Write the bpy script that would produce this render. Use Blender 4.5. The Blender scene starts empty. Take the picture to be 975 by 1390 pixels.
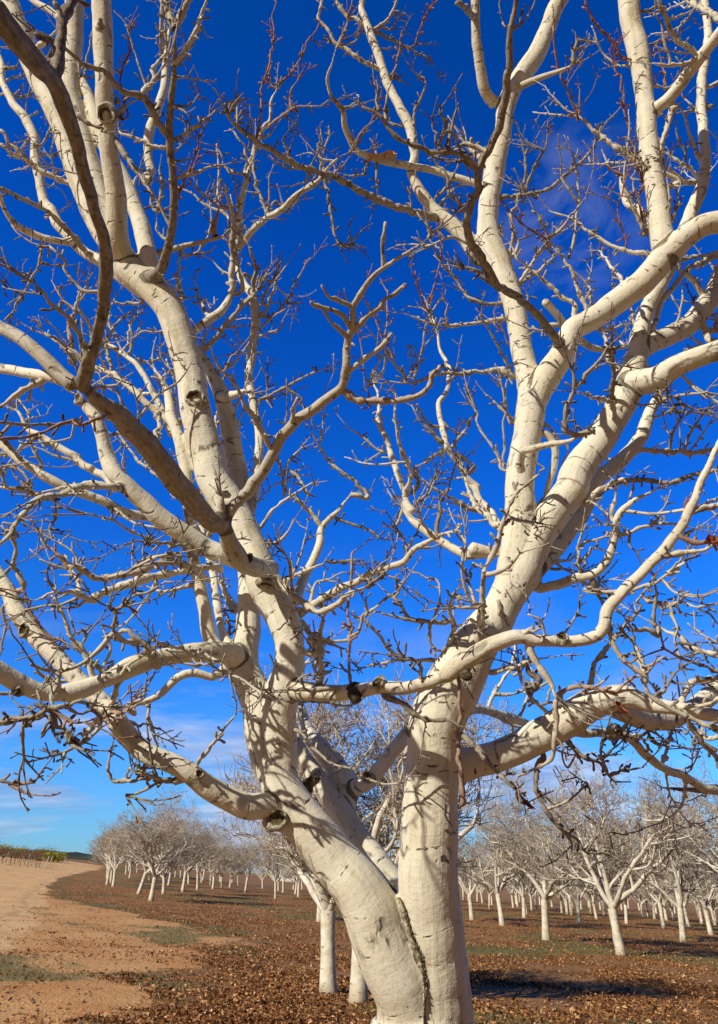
import bpy, math, random
import numpy as np
from mathutils import Vector, kdtree
from mathutils import noise as mnoise

rng = np.random.default_rng(7)
random.seed(7)
PITCH = math.radians(29.23)
CT, ST = math.cos(PITCH), math.sin(PITCH)
FPX, CX, CY = 976.0, 487.5, 650.0
CAMH = 1.45

scene = bpy.context.scene
COL = scene.collection

# ------------------------------------------------------------------ terrain
def sstep(a, b, x):
    t = np.clip((x - a) / (b - a), 0, 1)
    return t * t * (3 - 2 * t)

def gz(x, y):
    """height of the orchard land, falling gently to the right and rising far left"""
    x = np.asarray(x, float); y = np.asarray(y, float)
    z = -0.052 * np.sign(x) * (np.minimum(np.abs(x), 260) + 0.15 * np.maximum(np.abs(x) - 260, 0))
    far = sstep(30, 140, y)
    z = z + 2.3 * far * sstep(8, 62, -x)
    z = z + 5.0 * sstep(200, 900, y) * sstep(20, 400, -x)
    z = z + 0.05 * np.sin(x * 0.31 + 1.0) * np.sin(y * 0.23) + 0.02 * np.sin(x * 1.3) * np.sin(y * 1.1 + 2)
    return z

def W(px, py, d):
    """a point of the traced tree: distance d in front of the photographer"""
    X = (px - CX) / FPX * d
    V = (CY - py) / FPX * d
    return np.array([X, d * CT - V * ST, CAMH + d * ST + V * CT])

def ground_at(px, py, far=900.0):
    d = W(px, py, 1.0) - np.array([0, 0, CAMH])
    t = 2.0; step = 0.25
    while t < far:
        p = np.array([0, 0, CAMH]) + d * t
        if p[2] <= gz(p[0], p[1]):
            return p[0], p[1]
        t += step; step *= 1.01
    p = np.array([0, 0, CAMH]) + d * far
    return p[0], p[1]

# ------------------------------------------------------------------ tagging
def tag(o, label=None, cat=None, group=None, kind=None):
    if label: o['label'] = label
    if cat: o['category'] = cat
    if group: o['group'] = group
    if kind: o['kind'] = kind
    return o

def empty(name, loc, rz=0.0):
    o = bpy.data.objects.new(name, None); COL.objects.link(o)
    o.location = loc; o.rotation_euler = (0, 0, rz); o.empty_display_size = 0.2
    return o

def link_mesh(name, me, mat, parent=None, loc=None):
    o = bpy.data.objects.new(name, me); COL.objects.link(o)
    if mat: me.materials.append(mat)
    if parent: o.parent = parent
    if loc is not None: o.location = loc
    return o

# ------------------------------------------------------------------ mesh batch
def mesh_from(verts, quads, tris=None, smooth=True, attrs=None, name='m'):
    me = bpy.data.meshes.new(name)
    verts = np.asarray(verts, np.float32)
    q = np.asarray(quads, np.int32).reshape(-1, 4) if quads is not None and len(quads) else np.zeros((0, 4), np.int32)
    t = np.asarray(tris, np.int32).reshape(-1, 3) if tris is not None and len(tris) else np.zeros((0, 3), np.int32)
    me.vertices.add(len(verts)); me.vertices.foreach_set('co', verts.ravel())
    nl = q.size + t.size
    me.loops.add(nl); me.polygons.add(len(q) + len(t))
    me.loops.foreach_set('vertex_index', np.concatenate([q.ravel(), t.ravel()]).astype(np.int32))
    st = np.concatenate([np.arange(len(q)) * 4, q.size + np.arange(len(t)) * 3]).astype(np.int32)
    me.polygons.foreach_set('loop_start', st)
    me.polygons.foreach_set('use_smooth', np.full(len(q) + len(t), smooth, bool))
    me.update(calc_edges=True)
    for an, (typ, data) in (attrs or {}).items():
        a = me.attributes.new(an, typ, 'POINT')
        key = 'vector' if typ == 'FLOAT_VECTOR' else 'value'
        a.data.foreach_set(key, np.asarray(data, np.float32).ravel())
    me.validate()
    return me

def frames(P):
    n = len(P)
    T = np.gradient(P, axis=0)
    T /= np.linalg.norm(T, axis=1, keepdims=True) + 1e-9
    a = np.array([0, 0, 1.0]) if abs(T[0][2]) < 0.9 else np.array([1.0, 0, 0])
    N = np.zeros_like(P); N[0] = np.cross(T[0], a); N[0] /= np.linalg.norm(N[0])
    for i in range(1, n):
        v = N[i-1] - T[i] * np.dot(N[i-1], T[i])
        N[i] = v / (np.linalg.norm(v) + 1e-9)
    return T, N, np.cross(T, N)

class Batch:
    def __init__(s): s.v = []; s.q = []; s.t = []; s.bark = []; s.tint = []; s.n = 0
    def tube(s, P, R, sides=6, tint=(0, 0, 0), s0=None, cap0=False, cap1=True, oval=0.0):
        P = np.asarray(P, float); R = np.asarray(R, float); n = len(P)
        T, N, B = frames(P)
        ang = np.arange(sides) * 2 * math.pi / sides
        ca, sa = np.cos(ang), np.sin(ang)
        off = (N[:, None, :] * ca[None, :, None] + B[:, None, :] * sa[None, :, None]) * R[:, None, None]
        if oval: off *= (1 + oval * np.cos(2 * ang + rng.random() * 6))[None, :, None]
        V = (P[:, None, :] + off).reshape(-1, 3)
        L = np.concatenate([[0], np.cumsum(np.linalg.norm(np.diff(P, axis=0), axis=1))])
        if s0 is None: s0 = rng.random() * 50
        bark = np.stack([np.repeat(L + s0, sides), (R[:, None] * ca).ravel(), (R[:, None] * sa).ravel()], 1)
        tn = np.tile(np.array([tint[0], tint[1], 0.0]), (n * sides, 1))
        b = s.n
        i = np.arange(n - 1)[:, None] * sides; j = np.arange(sides)[None, :]; k = (j + 1) % sides
        q = np.stack([i + j, i + k, i + sides + k, i + sides + j], 2).reshape(-1, 4) + b
        s.v.append(V); s.q.append(q); s.bark.append(bark); s.tint.append(tn); s.n += n * sides
        for flag, ring, P_, dr in ((cap0, 0, P[0], -1), (cap1, n - 1, P[-1], 1)):
            if flag:
                tip = P_ + T[ring] * dr * R[ring] * 0.6
                s.v.append(tip[None]); s.bark.append(bark[ring * sides][None] * [1, 0, 0]); s.tint.append(tn[:1])
                idx = b + ring * sides + np.arange(sides)
                tri = np.stack([idx, np.roll(idx, -1), np.full(sides, s.n)], 1)
                if dr < 0: tri = tri[:, ::-1]
                s.t.append(tri); s.n += 1
    def mesh(s, name):
        if not s.v: return None
        return mesh_from(np.concatenate(s.v), np.concatenate(s.q), np.concatenate(s.t) if s.t else None,
                         attrs={'bark': ('FLOAT_VECTOR', np.concatenate(s.bark)),
                                'tint': ('FLOAT_VECTOR', np.concatenate(s.tint))}, name=name)

def catmull(P, step):
    """resample a control polyline (any columns; first three are position) along a smooth curve"""
    P = np.asarray(P, float)
    if len(P) < 3:
        n = max(3, int(np.linalg.norm(P[1, :3] - P[0, :3]) / step))
        t = np.linspace(0, 1, n)[:, None]
        return P[0] * (1 - t) + P[1] * t
    Q = np.vstack([2 * P[0] - P[1], P, 2 * P[-1] - P[-2]])
    out = []
    for i in range(1, len(Q) - 2):
        a, b, c, d = Q[i-1], Q[i], Q[i+1], Q[i+2]
        n = max(2, int(np.linalg.norm(c[:3] - b[:3]) / step))
        t = np.linspace(0, 1, n, endpoint=False)[:, None]
        out.append(0.5 * ((2 * b) + (-a + c) * t + (2*a - 5*b + 4*c - d) * t**2 + (-a + 3*b - 3*c + d) * t**3))
    out.append(Q[-2][None])
    return np.vstack(out)

def unit(v): return v / (np.linalg.norm(v) + 1e-9)
def rperp(d):
    v = rng.normal(size=3); v -= d * np.dot(v, d); return unit(v)
# ------------------------------------------------------------------ materials
def new_mat(name, rough=0.8):
    m = bpy.data.materials.new(name); m.use_nodes = True
    nt = m.node_tree; nt.nodes.clear()
    o = nt.nodes.new('ShaderNodeOutputMaterial'); b = nt.nodes.new('ShaderNodeBsdfPrincipled')
    b.inputs['Roughness'].default_value = rough
    b.inputs['Specular IOR Level'].default_value = 0.25
    nt.links.new(b.outputs[0], o.inputs[0])
    return m, nt, b

class NT:
    def __init__(s, nt): s.nt = nt
    def n(s, t, **kw):
        x = s.nt.nodes.new(t)
        for k, v in kw.items():
            if k in ('inp',):
                for a, b in v.items(): s.set(x, a, b)
            else: setattr(x, k, v)
        return x
    def set(s, node, key, val):
        i = node.inputs[key]
        if isinstance(val, bpy.types.NodeSocket): s.nt.links.new(val, i)
        else: i.default_value = val
    def noise(s, vec, scale, detail=3, rough=0.55, dist=0.0):
        x = s.n('ShaderNodeTexNoise', inp={'Scale': scale, 'Detail': detail, 'Roughness': rough, 'Distortion': dist})
        if vec is not None: s.set(x, 'Vector', vec)
        return x.outputs[0]
    def ramp(s, fac, stops):
        x = s.n('ShaderNodeValToRGB'); s.set(x, 'Fac', fac)
        e = x.color_ramp.elements
        while len(e) > 1: e.remove(e[-1])
        for i, (p, c) in enumerate(stops):
            el = e[0] if i == 0 else e.new(p)
            el.position = p; el.color = (c, c, c, 1) if isinstance(c, (int, float)) else (*c, 1)
        return x.outputs[0]
    def mix(s, f, a, b, mode='MIX'):
        x = s.n('ShaderNodeMix', data_type='RGBA', blend_type=mode)
        s.set(x, 0, f)
        for k, v in ((6, a), (7, b)):
            if isinstance(v, tuple): v = (*v, 1)
            s.set(x, k, v)
        return x.outputs[2]
    def math(s, op, a, b=0.0, c=0.0, clamp=False):
        x = s.n('ShaderNodeMath', operation=op, use_clamp=clamp)
        s.set(x, 0, a); s.set(x, 1, b); s.set(x, 2, c); return x.outputs[0]
    def vmul(s, v, k):
        x = s.n('ShaderNodeVectorMath', operation='MULTIPLY'); s.set(x, 0, v); s.set(x, 1, k); return x.outputs[0]
    def sep(s, v):
        x = s.n('ShaderNodeSeparateXYZ'); s.set(x, 0, v); return x.outputs
    def attr(s, name, out='Vector'):
        x = s.n('ShaderNodeAttribute', attribute_name=name); return x.outputs[out]
    def bump(s, h, dist, strength=1.0, normal=None):
        x = s.n('ShaderNodeBump', inp={'Height': h, 'Distance': dist, 'Strength': strength})
        if normal is not None: s.set(x, 'Normal', normal)
        return x.outputs[0]

def bark_material(name='painted_bark', fine=True):
    m, nt, b = new_mat(name, 0.72); g = NT(nt)
    bark = g.attr('bark'); tint = g.attr('tint'); tx, ty, tz = g.sep(tint)
    # tint.x = how twig-like (brown grey), plus shade painted on a few limbs, tint.y = red young shoot, tint.z = random per limb
    geo = g.n('ShaderNodeTexCoord').outputs['Object']
    big = g.noise(geo, 5.0, 4)
    cream = g.mix(g.ramp(big, [(0.35, 0.0), (0.68, 1.0)]), (0.76, 0.705, 0.555), (0.68, 0.605, 0.43))
    # olive / ochre staining, stronger on some stretches
    stain = g.ramp(g.noise(g.vmul(bark, (3.0, 22.0, 22.0)), 1.0, 5, 0.65), [(0.52, 0.0), (0.74, 1.0)])
    cream = g.mix(g.math('MULTIPLY', stain, 0.8), cream, (0.34, 0.27, 0.13))
    grey = g.ramp(g.noise(geo, 13.0, 3), [(0.5, 0.0), (0.75, 1.0)])
    cream = g.mix(g.math('MULTIPLY', grey, 0.35), cream, (0.62, 0.60, 0.53))
    # fine lengthwise fissures of the paint
    vert = g.noise(g.vmul(bark, (9.0, 170.0, 170.0)), 1.0, 3, 0.6)
    cream = g.mix(g.ramp(vert, [(0.56, 0.0), (0.72, 0.4)]), cream, (0.45, 0.37, 0.23))
    flake = g.noise(g.vmul(bark, (55.0, 75.0, 75.0)), 1.0, 5, 0.7)
    cream = g.mix(g.math('MULTIPLY', g.ramp(flake, [(0.6, 0.0), (0.67, 0.8)]), g.ramp(big, [(0.42, 0.15), (0.62, 1.0)])), cream, (0.24, 0.175, 0.09))
    pale = g.noise(geo, 34.0, 5, 0.65)
    cream = g.mix(g.ramp(pale, [(0.55, 0.0), (0.7, 0.45)]), cream, (0.80, 0.77, 0.65))
    # horizontal lenticel ticks and ring creases
    wob = g.noise(g.vmul(bark, (2.0, 14.0, 14.0)), 1.0, 2)
    sx, sy, sz = g.sep(bark)
    along = g.math('ADD', sx, g.math('MULTIPLY', wob, 0.05))
    comb = g.n('ShaderNodeCombineXYZ', inp={0: g.math('MULTIPLY', along, 46.0), 1: g.math('MULTIPLY', sy, 9.0), 2: g.math('MULTIPLY', sz, 9.0)}).outputs[0]
    tick = g.noise(comb, 1.0, 1.5, 0.5)
    tickm = g.ramp(tick, [(0.695, 0.0), (0.725, 1.0)])
    gate = g.ramp(g.noise(g.vmul(bark, (5.0, 26.0, 26.0)), 1.0, 2), [(0.5, 0.0), (0.58, 1.0)])
    tickm = g.math('MULTIPLY', tickm, gate)
    # ring scars: thin crease at irregular intervals
    rn = g.noise(g.n('ShaderNodeCombineXYZ', inp={0: g.math('MULTIPLY', along, 9.0), 1: g.math('MULTIPLY', sy, 3.0), 2: g.math('MULTIPLY', sz, 3.0)}).outputs[0], 1.0, 1, 0.4)
    ring = g.ramp(g.math('ABSOLUTE', g.math('SUBTRACT', rn, 0.5)), [(0.0, 1.0), (0.018, 0.0)])
    ring = g.math('MULTIPLY', ring, g.ramp(g.noise(g.vmul(bark, (11.0, 40.0, 40.0)), 1.0, 3), [(0.47, 0.0), (0.6, 1.0)]))
    dark = g.math('MAXIMUM', tickm, g.math('MULTIPLY', ring, 0.9))
    cream = g.mix(g.math('MULTIPLY', dark, 0.9), cream, (0.075, 0.055, 0.035))
    vo = g.n('ShaderNodeTexVoronoi', inp={'Vector': geo, 'Scale': 95.0}).outputs[0]
    dots = g.math('MULTIPLY', g.ramp(vo, [(0.09, 1.0), (0.15, 0.0)]), g.ramp(big, [(0.46, 0.0), (0.6, 1.0)]))
    cream = g.mix(g.math('MULTIPLY', dots, 0.6), cream, (0.16, 0.115, 0.06))
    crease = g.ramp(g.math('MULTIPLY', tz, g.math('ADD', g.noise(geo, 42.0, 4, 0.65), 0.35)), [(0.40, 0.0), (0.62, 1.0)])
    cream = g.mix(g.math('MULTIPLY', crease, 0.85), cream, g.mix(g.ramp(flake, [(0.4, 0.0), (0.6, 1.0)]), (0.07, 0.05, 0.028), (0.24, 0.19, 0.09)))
    # twigs
    tw = g.noise(g.vmul(bark, (60.0, 120.0, 120.0)), 1.0, 2)
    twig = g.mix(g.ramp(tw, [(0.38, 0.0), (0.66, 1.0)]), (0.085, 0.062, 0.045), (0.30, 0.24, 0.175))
    red = g.mix(g.ramp(tw, [(0.38, 0.0), (0.66, 1.0)]), (0.20, 0.065, 0.035), (0.42, 0.20, 0.13))
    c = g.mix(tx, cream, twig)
    c = g.mix(ty, c, red)
    g.set(b, 'Base Color', c)
    h = g.math('ADD', g.math('MULTIPLY', vert, -0.22), g.math('MULTIPLY', dark, -0.9))
    h = g.math('ADD', h, g.math('MULTIPLY', g.noise(g.vmul(bark, (38.0, 12.0, 12.0)), 1.0, 3), 0.13))
    h = g.math('ADD', h, g.math('MULTIPLY', g.noise(geo, 90.0, 4), 0.3))
    h = g.math('ADD', h, g.math('MULTIPLY', crease, -0.8))
    h = g.math('ADD', h, g.math('MULTIPLY', g.noise(g.n('ShaderNodeCombineXYZ', inp={0: g.math('MULTIPLY', along, 130.0), 1: g.math('MULTIPLY', sy, 6.0), 2: g.math('MULTIPLY', sz, 6.0)}).outputs[0], 1.0, 2, 0.5), 0.16))
    g.set(b, 'Normal', g.bump(h, 0.0055 if fine else 0.02, 0.9))
    return m

M_BARK = bark_material()

def simple(name, c1, c2, scale, rough=0.85, bump=0.0, detail=4):
    m, nt, b = new_mat(name, rough); g = NT(nt)
    v = g.n('ShaderNodeTexCoord').outputs['Object']
    n = g.noise(v, scale, detail)
    g.set(b, 'Base Color', g.mix(g.ramp(n, [(0.35, 0.0), (0.65, 1.0)]), c1, c2))
    if bump: g.set(b, 'Normal', g.bump(g.noise(v, scale * 3, 3), bump))
    return m

M_CUT = None
def cut_material():
    m, nt, b = new_mat('sawn_wood', 0.9); g = NT(nt)
    v = g.n('ShaderNodeTexCoord').outputs['Object']
    x, y, z = g.sep(v)
    r = g.math('SQRT', g.math('ADD', g.math('MULTIPLY', x, x), g.math('MULTIPLY', y, y)))
    rr = g.math('SINE', g.math('ADD', g.math('MULTIPLY', r, 1700.0), g.math('MULTIPLY', g.noise(v, 60.0, 3), 9.0)))
    n = g.noise(v, 160.0, 4)
    c = g.mix(g.ramp(n, [(0.4, 0.0), (0.62, 1.0)]), (0.17, 0.13, 0.055), (0.33, 0.26, 0.12))
    c = g.mix(g.ramp(rr, [(0.0, 0.35), (1.0, 0.0)]), c, (0.06, 0.045, 0.02))
    g.set(b, 'Base Color', c); g.set(b, 'Normal', g.bump(g.math('ADD', rr, g.math('MULTIPLY', n, 2.0)), 0.002))
    return m
M_CUT = cut_material()
M_DARKBARK = simple('rough_dark_bark', (0.03, 0.022, 0.012), (0.16, 0.12, 0.06), 90.0, 0.95, 0.004)
M_DRYLEAF = simple('dry_leaf', (0.42, 0.24, 0.09), (0.56, 0.36, 0.17), 40.0, 0.8, 0.002)
M_REDLEAF = simple('red_dry_leaf', (0.22, 0.06, 0.03), (0.42, 0.16, 0.08), 40.0, 0.8, 0.002)
# ------------------------------------------------------------------ the big tree: limb skeleton
# every limb is a centre line of (x, y, thickness[, distance]) stations measured off the photograph and
# turned into real 3D positions by W(); nearer and farther limbs have their own distances.
TILES = dict(A=(0, 0), B=(300, 0), C=(625, 0), D=(0, 325), E=(300, 325), F=(625, 325),
             G=(0, 650), H=(300, 650), I=(625, 650), J=(0, 970), K=(300, 970), L=(625, 970))
S = 350 / 975.0
SCAFF = []   # (points list of [x,y,w,d])
def full(pts, **o):
    SCAFF.append(dict(p=[list(map(float, q)) for q in pts], **o))

# trunk + right stem (trunk foot added in world space below)
full([(590,1400,112,1.84),(589,1345,100,1.85),(588,1298,92,1.86),(582,1200,83,1.88),(583,1114,77,1.92),(587,1042,74,1.97),(592,985,76,2.0),(612,937,80,2.04),(640,885,72,2.09),(662,850,66,2.14),(679,829,62,2.17),(702,762,54,2.24),(706,735,42,2.27)], key='RT', flare=0)
full([(572,1400,112,1.84),(556,1345,100,1.84),(528,1290,88,1.85),(490,1210,72,1.88),(448,1160,66,1.92),(411,1113,63,1.95),(385,1075,62,1.98),(372,1040,62,2.01),(367,1010,62,2.04),(365,980,60,2.06),(366,962,50,2.08)], key='LT', flare=0)
full([(384,1075,40,1.98),(378,1015,54,2.03),(379,955,53,2.07),(393,908,46,2.1),(394,880,42,2.12),(388,851,46,2.15),(369,811,49,2.2),(357,786,50,2.22),(339,740,46,2.28),(312,686,48,2.36),(290,650,47,2.41),(280,612,47,2.46),(266,558,44,2.53),(261,522,43,2.58),(253,487,42,2.62),(242,451,42,2.66),(228,415,42,2.7),(205,390,41,2.74),(172,362,40,2.8),(154,334,36,2.86),(133,301,34,2.92),(111,251,33,3.0),(93,197,33,3.08),(77,151,33,3.16),(54,108,32,3.24),(26,42,29,3.33),(5,-20,27,3.4)], key='LB')
full([(376,1075,40,1.99),(361,1015,52,2.04),(353,962,52,2.09),(332,905,42,2.16),(337,850,36,2.24),(338,800,32,2.33),(336,740,31,2.42),(328,690,32,2.5),(322,640,31,2.58),(313,590,31,2.66),(302,540,31,2.74),(288,508,30,2.8),(272,478,28,2.86)], key='LA')
full([(158,335,30,2.84),(145,312,30,2.9),(140,278,28,2.98),(123,222,27,3.06),(108,172,26,3.14),(96,122,26,3.22),(99,72,27,3.3),(102,0,27,3.4),(103,-15,26,3.42)], key='B')
full([(172,355,34,2.8),(160,326,31,2.74),(158,270,29,2.72),(150,215,27,2.7),(143,150,26,2.7),(142,108,26,2.7),(140,54,28,2.72),(138,0,27,2.75),(137,-15,27,2.76)], key='C')
full([(212,392,34,2.74),(201,348,27,2.82),(193,310,25,2.9),(183,280,24,2.96),(168,245,24,3.02),(150,212,24,3.08),(133,172,25,3.14),(124,140,25,3.2),(112,108,24,3.25)], key='D')
full([(205,380,26,2.72),(218,368,17,2.64),(230,330,12.5,2.56),(235,300,12,2.5),(236,250,12,2.45),(230,187,12,2.4),(232,144,11.5,2.36),(236,100,12,2.33),(238,36,11,2.3)], key='E', tw=0.85)  # browner bark tint that also paints in the shade on this limb
full([(369,773,27,2.2),(350,770,27,2.1),(330,764,29,2.02),(319,752,31,1.98),(311,735,29,1.95),(305,712,26,1.92),(301,690,20,1.91),(301,671,14,1.91)], key='Q', tw=0.35)  # bark tinted browner, part of it painted shade
full([(303,712,30,1.92),(284,706,28,1.88),(262,680,31,1.83),(240,655,33,1.79),(212,618,34,1.74),(180,582,34,1.69),(155,558,33,1.65),(128,541,31,1.62),(111,519,30,1.6)], key='M', tw=0.62)  # brown-grey bark, tint raised to paint in its shade
full([(111,527,24,1.6),(117,505,22,1.58),(125,478,19,1.54),(134,450,18.5,1.5),(142,408,19,1.46),(144,364,20,1.42),(144,343,19,1.4),(142,335,18,1.38),(136,309,18,1.35),(124,266,19,1.3),(111,223,21,1.25),(97,172,23,1.2),(84,136,25,1.16),(72,106,27,1.13),(54,90,31,1.1),(22,54,35,1.05),(-12,8,37,1.0)], key='K', tw=0.85)  # brown-grey bark, darkened further as painted shade on the overhanging limb
full([(74,108,18,1.14),(80,82,15,1.16),(83,50,14,1.18),(88,26,13,1.2),(98,8,13,1.22),(106,-10,12,1.24)], key='K2', tw=0.95)
full([(100,523,24,1.6),(80,507,22,1.62),(57,483,21,1.65),(28,460,20,1.7),(0,444,20,1.76),(-15,436,19,1.8)], key='N1', tw=0.5)
full([(100,520,22,1.62),(72,512,17,1.68),(36,506,16,1.76),(0,500,15,1.82),(-15,498,15,1.86)], key='N2')
full([(322,760,27,2.22),(300,752,26,2.2),(287,747,27,2.2),(258,729,28,2.19),(223,707,28,2.18),(194,679,27,2.18),(162,650,25,2.18),(151,634,26,2.2),(144,612,24,2.22),(133,574,22,2.24),(118,552,21,2.27),(105,535,18,2.3)], key='P')
full([(303,714,20,1.92),(318,684,17,1.93),(335,668,17.5,1.93),(357,641,17,1.92),(372,609,16.5,1.9),(393,580,16,1.89),(422,562,15.5,1.88),(451,537,15,1.86),(465,522,14,1.85),(467,497,13,1.83),(470,468,12.5,1.82),(476,443,12,1.8),(478,415,11,1.79),(494,393,11,1.77),(515,368,11,1.74),(530,357,10,1.72),(558,339,9,1.7),(583,322,7.5,1.67)], key='R', tw=0.42)
full([(320,890,34,2.14),(305,887,32,2.1),(269,885,28,2.04),(215,894,26,1.97),(180,905,30,1.92),(144,923,22,1.88),(108,937,26,1.84),(72,941,22,1.81),(36,933,26,1.78),(0,912,26,1.75),(-15,902,26,1.74)], key='U')
full([(392,1105,36,1.95),(372,1096,35,1.94),(355,1094,35,1.92),(334,1094,34,1.9),(305,1081,33,1.89),(280,1067,31,1.88),(258,1049,30,1.87),(230,1035,28,1.87),(201,1024,28,1.88),(180,1006,28,1.9),(158,977,29,1.92),(150,966,28,1.94),(126,941,26,1.97),(100,916,25,2.0),(72,887,25,2.03),(47,862,25,2.06),(22,829,25,2.1),(14,808,23,2.13),(0,786,23,2.16),(-14,768,22,2.19)], key='V')
full([(312,900,20,2.16),(294,917,12,2.14),(269,916,12.5,2.12),(244,919,12,2.1),(223,937,12,2.08),(194,952,12,2.05),(165,959,10,2.02),(154,955,8,2.0)], key='Wl')
full([(300,885,20,2.17),(287,870,22,2.2),(279,830,19,2.24),(269,787,18,2.28),(262,750,17,2.32),(258,700,17,2.37),(253,650,17,2.42),(251,630,18,2.45),(244,598,18,2.5),(233,569,18,2.55),(230,545,16,2.6),(222,520,13,2.66),(208,498,10,2.72)], key='T')
full([(312,880,18,2.2),(300,851,12,2.3),(294,811,12,2.4),(287,768,11.5,2.5),(278,735,11,2.6),(268,690,10,2.7)], key='T2')
full([(336,720,16,2.45),(347,660,13,2.52),(352,594,13,2.62),(344,548,12.5,2.7),(338,512,12.5,2.77),(341,487,13,2.83),(347,433,14,2.92),(342,400,13.5,2.98),(331,385,12.5,3.04),(322,361,11,3.1),(314,325,9.5,3.2),(309,290,8,3.3)], key='S2')
full([(235,465,16,2.68),(262,450,14,2.72),(283,434,13.5,2.76),(301,422,12.5,2.8),(312,404,12,2.84),(318,380,10,2.88)], key='S3')
full([(300,540,18,2.72),(320,535,12,2.62),(334,530,10,2.55)], key='S4', tip=1)
# behind, in the fork
full([(546,1225,44,1.98),(528,1196,40,2.02),(510,1170,38,2.05),(480,1130,36,2.12),(455,1092,33,2.2),(430,1056,29,2.28),(410,1025,26,2.34),(398,990,22,2.42),(392,960,18,2.5)], key='MS')
full([(462,1110,36,2.2),(470,1075,32,2.25),(459,1045,31,2.32),(436,1017,26,2.4),(418,992,20,2.5),(408,965,17,2.6),(400,930,14,2.7),(404,890,11,2.8)], key='MT')
full([(470,1085,27,2.24),(484,1069,23,2.24),(501,1060,22,2.24),(522,1035,21,2.25),(545,1005,21,2.28),(570,975,21,2.33),(590,950,19,2.4)], key='MU')
# right group
full([(640,905,25,1.84),(604,919,24,1.82),(580,926,22,1.82),(551,934,22,1.82),(515,934,21,1.83),(486,937,21,1.86),(450,941,23,1.92),(420,938,26,2.0),(395,935,30,2.08)], key='RCl', rev=1)
full([(604,919,24,1.82),(625,901,27,1.82),(661,880,25,1.82),(697,865,23,1.82),(733,869,18,1.82),(769,871,17,1.82),(804,866,18,1.82),(819,851,17.5,1.82),(826,826,17.5,1.83),(848,801,17,1.84),(876,772,16.5,1.84),(901,747,15,1.85),(923,718,14.5,1.85),(937,689,13.5,1.86),(948,664,11.5,1.87),(957,645,10.5,1.87),(972,610,9.5,1.88),(985,580,9,1.9)], key='RC')
full([(684,825,34,2.17),(697,770,46,2.24),(706,704,44,2.32),(706,650,41,2.38),(715,594,41,2.45),(722,545,41,2.52),(718,515,36,2.57),(709,479,31,2.62),(702,433,30,2.69),(693,397,31,2.74),(679,361,34,2.79),(664,323,33,2.85),(663,287,29,2.9),(671,233,30,2.98),(683,180,25,3.06),(687,144,26,3.12),(702,111,27,3.18),(725,79,27,3.24),(742,43,24,3.3),(751,18,23,3.34),(765,-8,22,3.4)], key='RA')
full([(712,610,24,2.44),(718,562,36,2.49),(735,526,38,2.52),(748,505,38,2.53),(765,476,34,2.54),(779,447,33,2.56),(804,433,33,2.57),(840,408,35,2.58),(876,379,37,2.58),(905,347,38,2.58),(930,322,32,2.57),(959,305,31,2.56),(990,300,31,2.55)], key='RA2')
full([(903,352,34,2.58),(898,318,32,2.62),(895,287,30,2.66),(889,251,29,2.7),(880,197,28,2.77),(876,144,26,2.84),(872,108,26,2.88),(867,72,30,2.92),(858,36,29,2.97),(852,-10,29,3.02)], key='RA3')
full([(884,156,20,2.83),(898,142,17,2.8),(909,133,17,2.78),(937,97,17,2.73),(959,68,17,2.68),(975,47,16,2.64),(990,30,16,2.6)], key='RA4')
full([(672,140,18,3.12),(662,130,16,3.1),(655,108,15.5,3.08),(649,72,14,3.06),(646,36,13,3.05),(645,-8,13,3.05)], key='RA5', tw=0.1)
full([(682,838,36,2.16),(703,788,48,2.21),(719,752,48,2.26),(733,722,48,2.3),(757,690,47,2.34),(775,665,46,2.37),(783,641,45,2.4),(812,601,42,2.46),(835,565,42,2.51),(850,535,42,2.55),(859,505,36,2.6),(865,478,31,2.65),(872,440,23,2.72),(883,411,22,2.78),(898,382,22,2.84),(914,352,22,2.9),(935,298,20,3.0),(948,266,18,3.06),(957,230,16,3.13),(955,180,14,3.22),(952,144,13.5,3.29),(953,108,13,3.36),(959,72,12,3.43),(961,36,11,3.5),(955,-8,10,3.58)], key='RB')
full([(863,482,28,2.65),(887,465,28,2.7),(912,454,28,2.76),(937,440,29,2.82),(955,418,29,2.88),(970,397,29,2.94),(985,362,28,3.0)], key='RB2')
full([(855,520,36,2.54),(875,518,38,2.5),(893,514,35,2.46),(912,501,32,2.43),(941,487,30,2.4),(975,476,29,2.37),(992,470,29,2.36)], key='RB3')
full([(686,845,20,2.2),(708,800,29,2.27),(730,770,30,2.36),(751,746,29,2.42),(769,722,28,2.47),(787,697,28,2.52),(800,668,27,2.58),(815,647,23,2.62),(840,628,22,2.67),(860,608,22,2.72),(873,587,22,2.77),(883,558,21,2.83),(895,535,18,2.9),(905,505,14,2.96)], key='RB4')
full([(590,1060,50,1.99),(620,1042,44,2.02),(661,1031,43,2.04),(697,1017,44,2.05),(733,999,45,2.06),(769,978,46,2.06),(790,964,45,2.06),(822,951,38,2.05),(850,945,33,2.04),(880,955,24,2.02),(905,960,20,2.0),(940,966,20,1.98),(975,972,20,1.96),(990,975,20,1.95)], key='RD')
full([(835,958,36,2.12),(862,972,30,2.2),(883,978,28,2.26),(912,976,27,2.33),(935,965,26,2.4),(955,951,27,2.46),(990,925,27,2.55)], key='RD2')
full([(628,965,20,2.12),(647,963,13,2.2),(679,970,13,2.3),(715,982,12.5,2.4),(745,988,12,2.5)], key='RE')
full([(775,990,20,2.1),(794,995,13.5,2.14),(826,995,12.5,2.2),(855,1002,12.5,2.26),(876,1024,12.5,2.32),(905,1045,12,2.38),(930,1054,12,2.42),(955,1070,12,2.46),(975,1072,14,2.5),(990,1068,14,2.53)], key='RF', tw=0.1)
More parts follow.
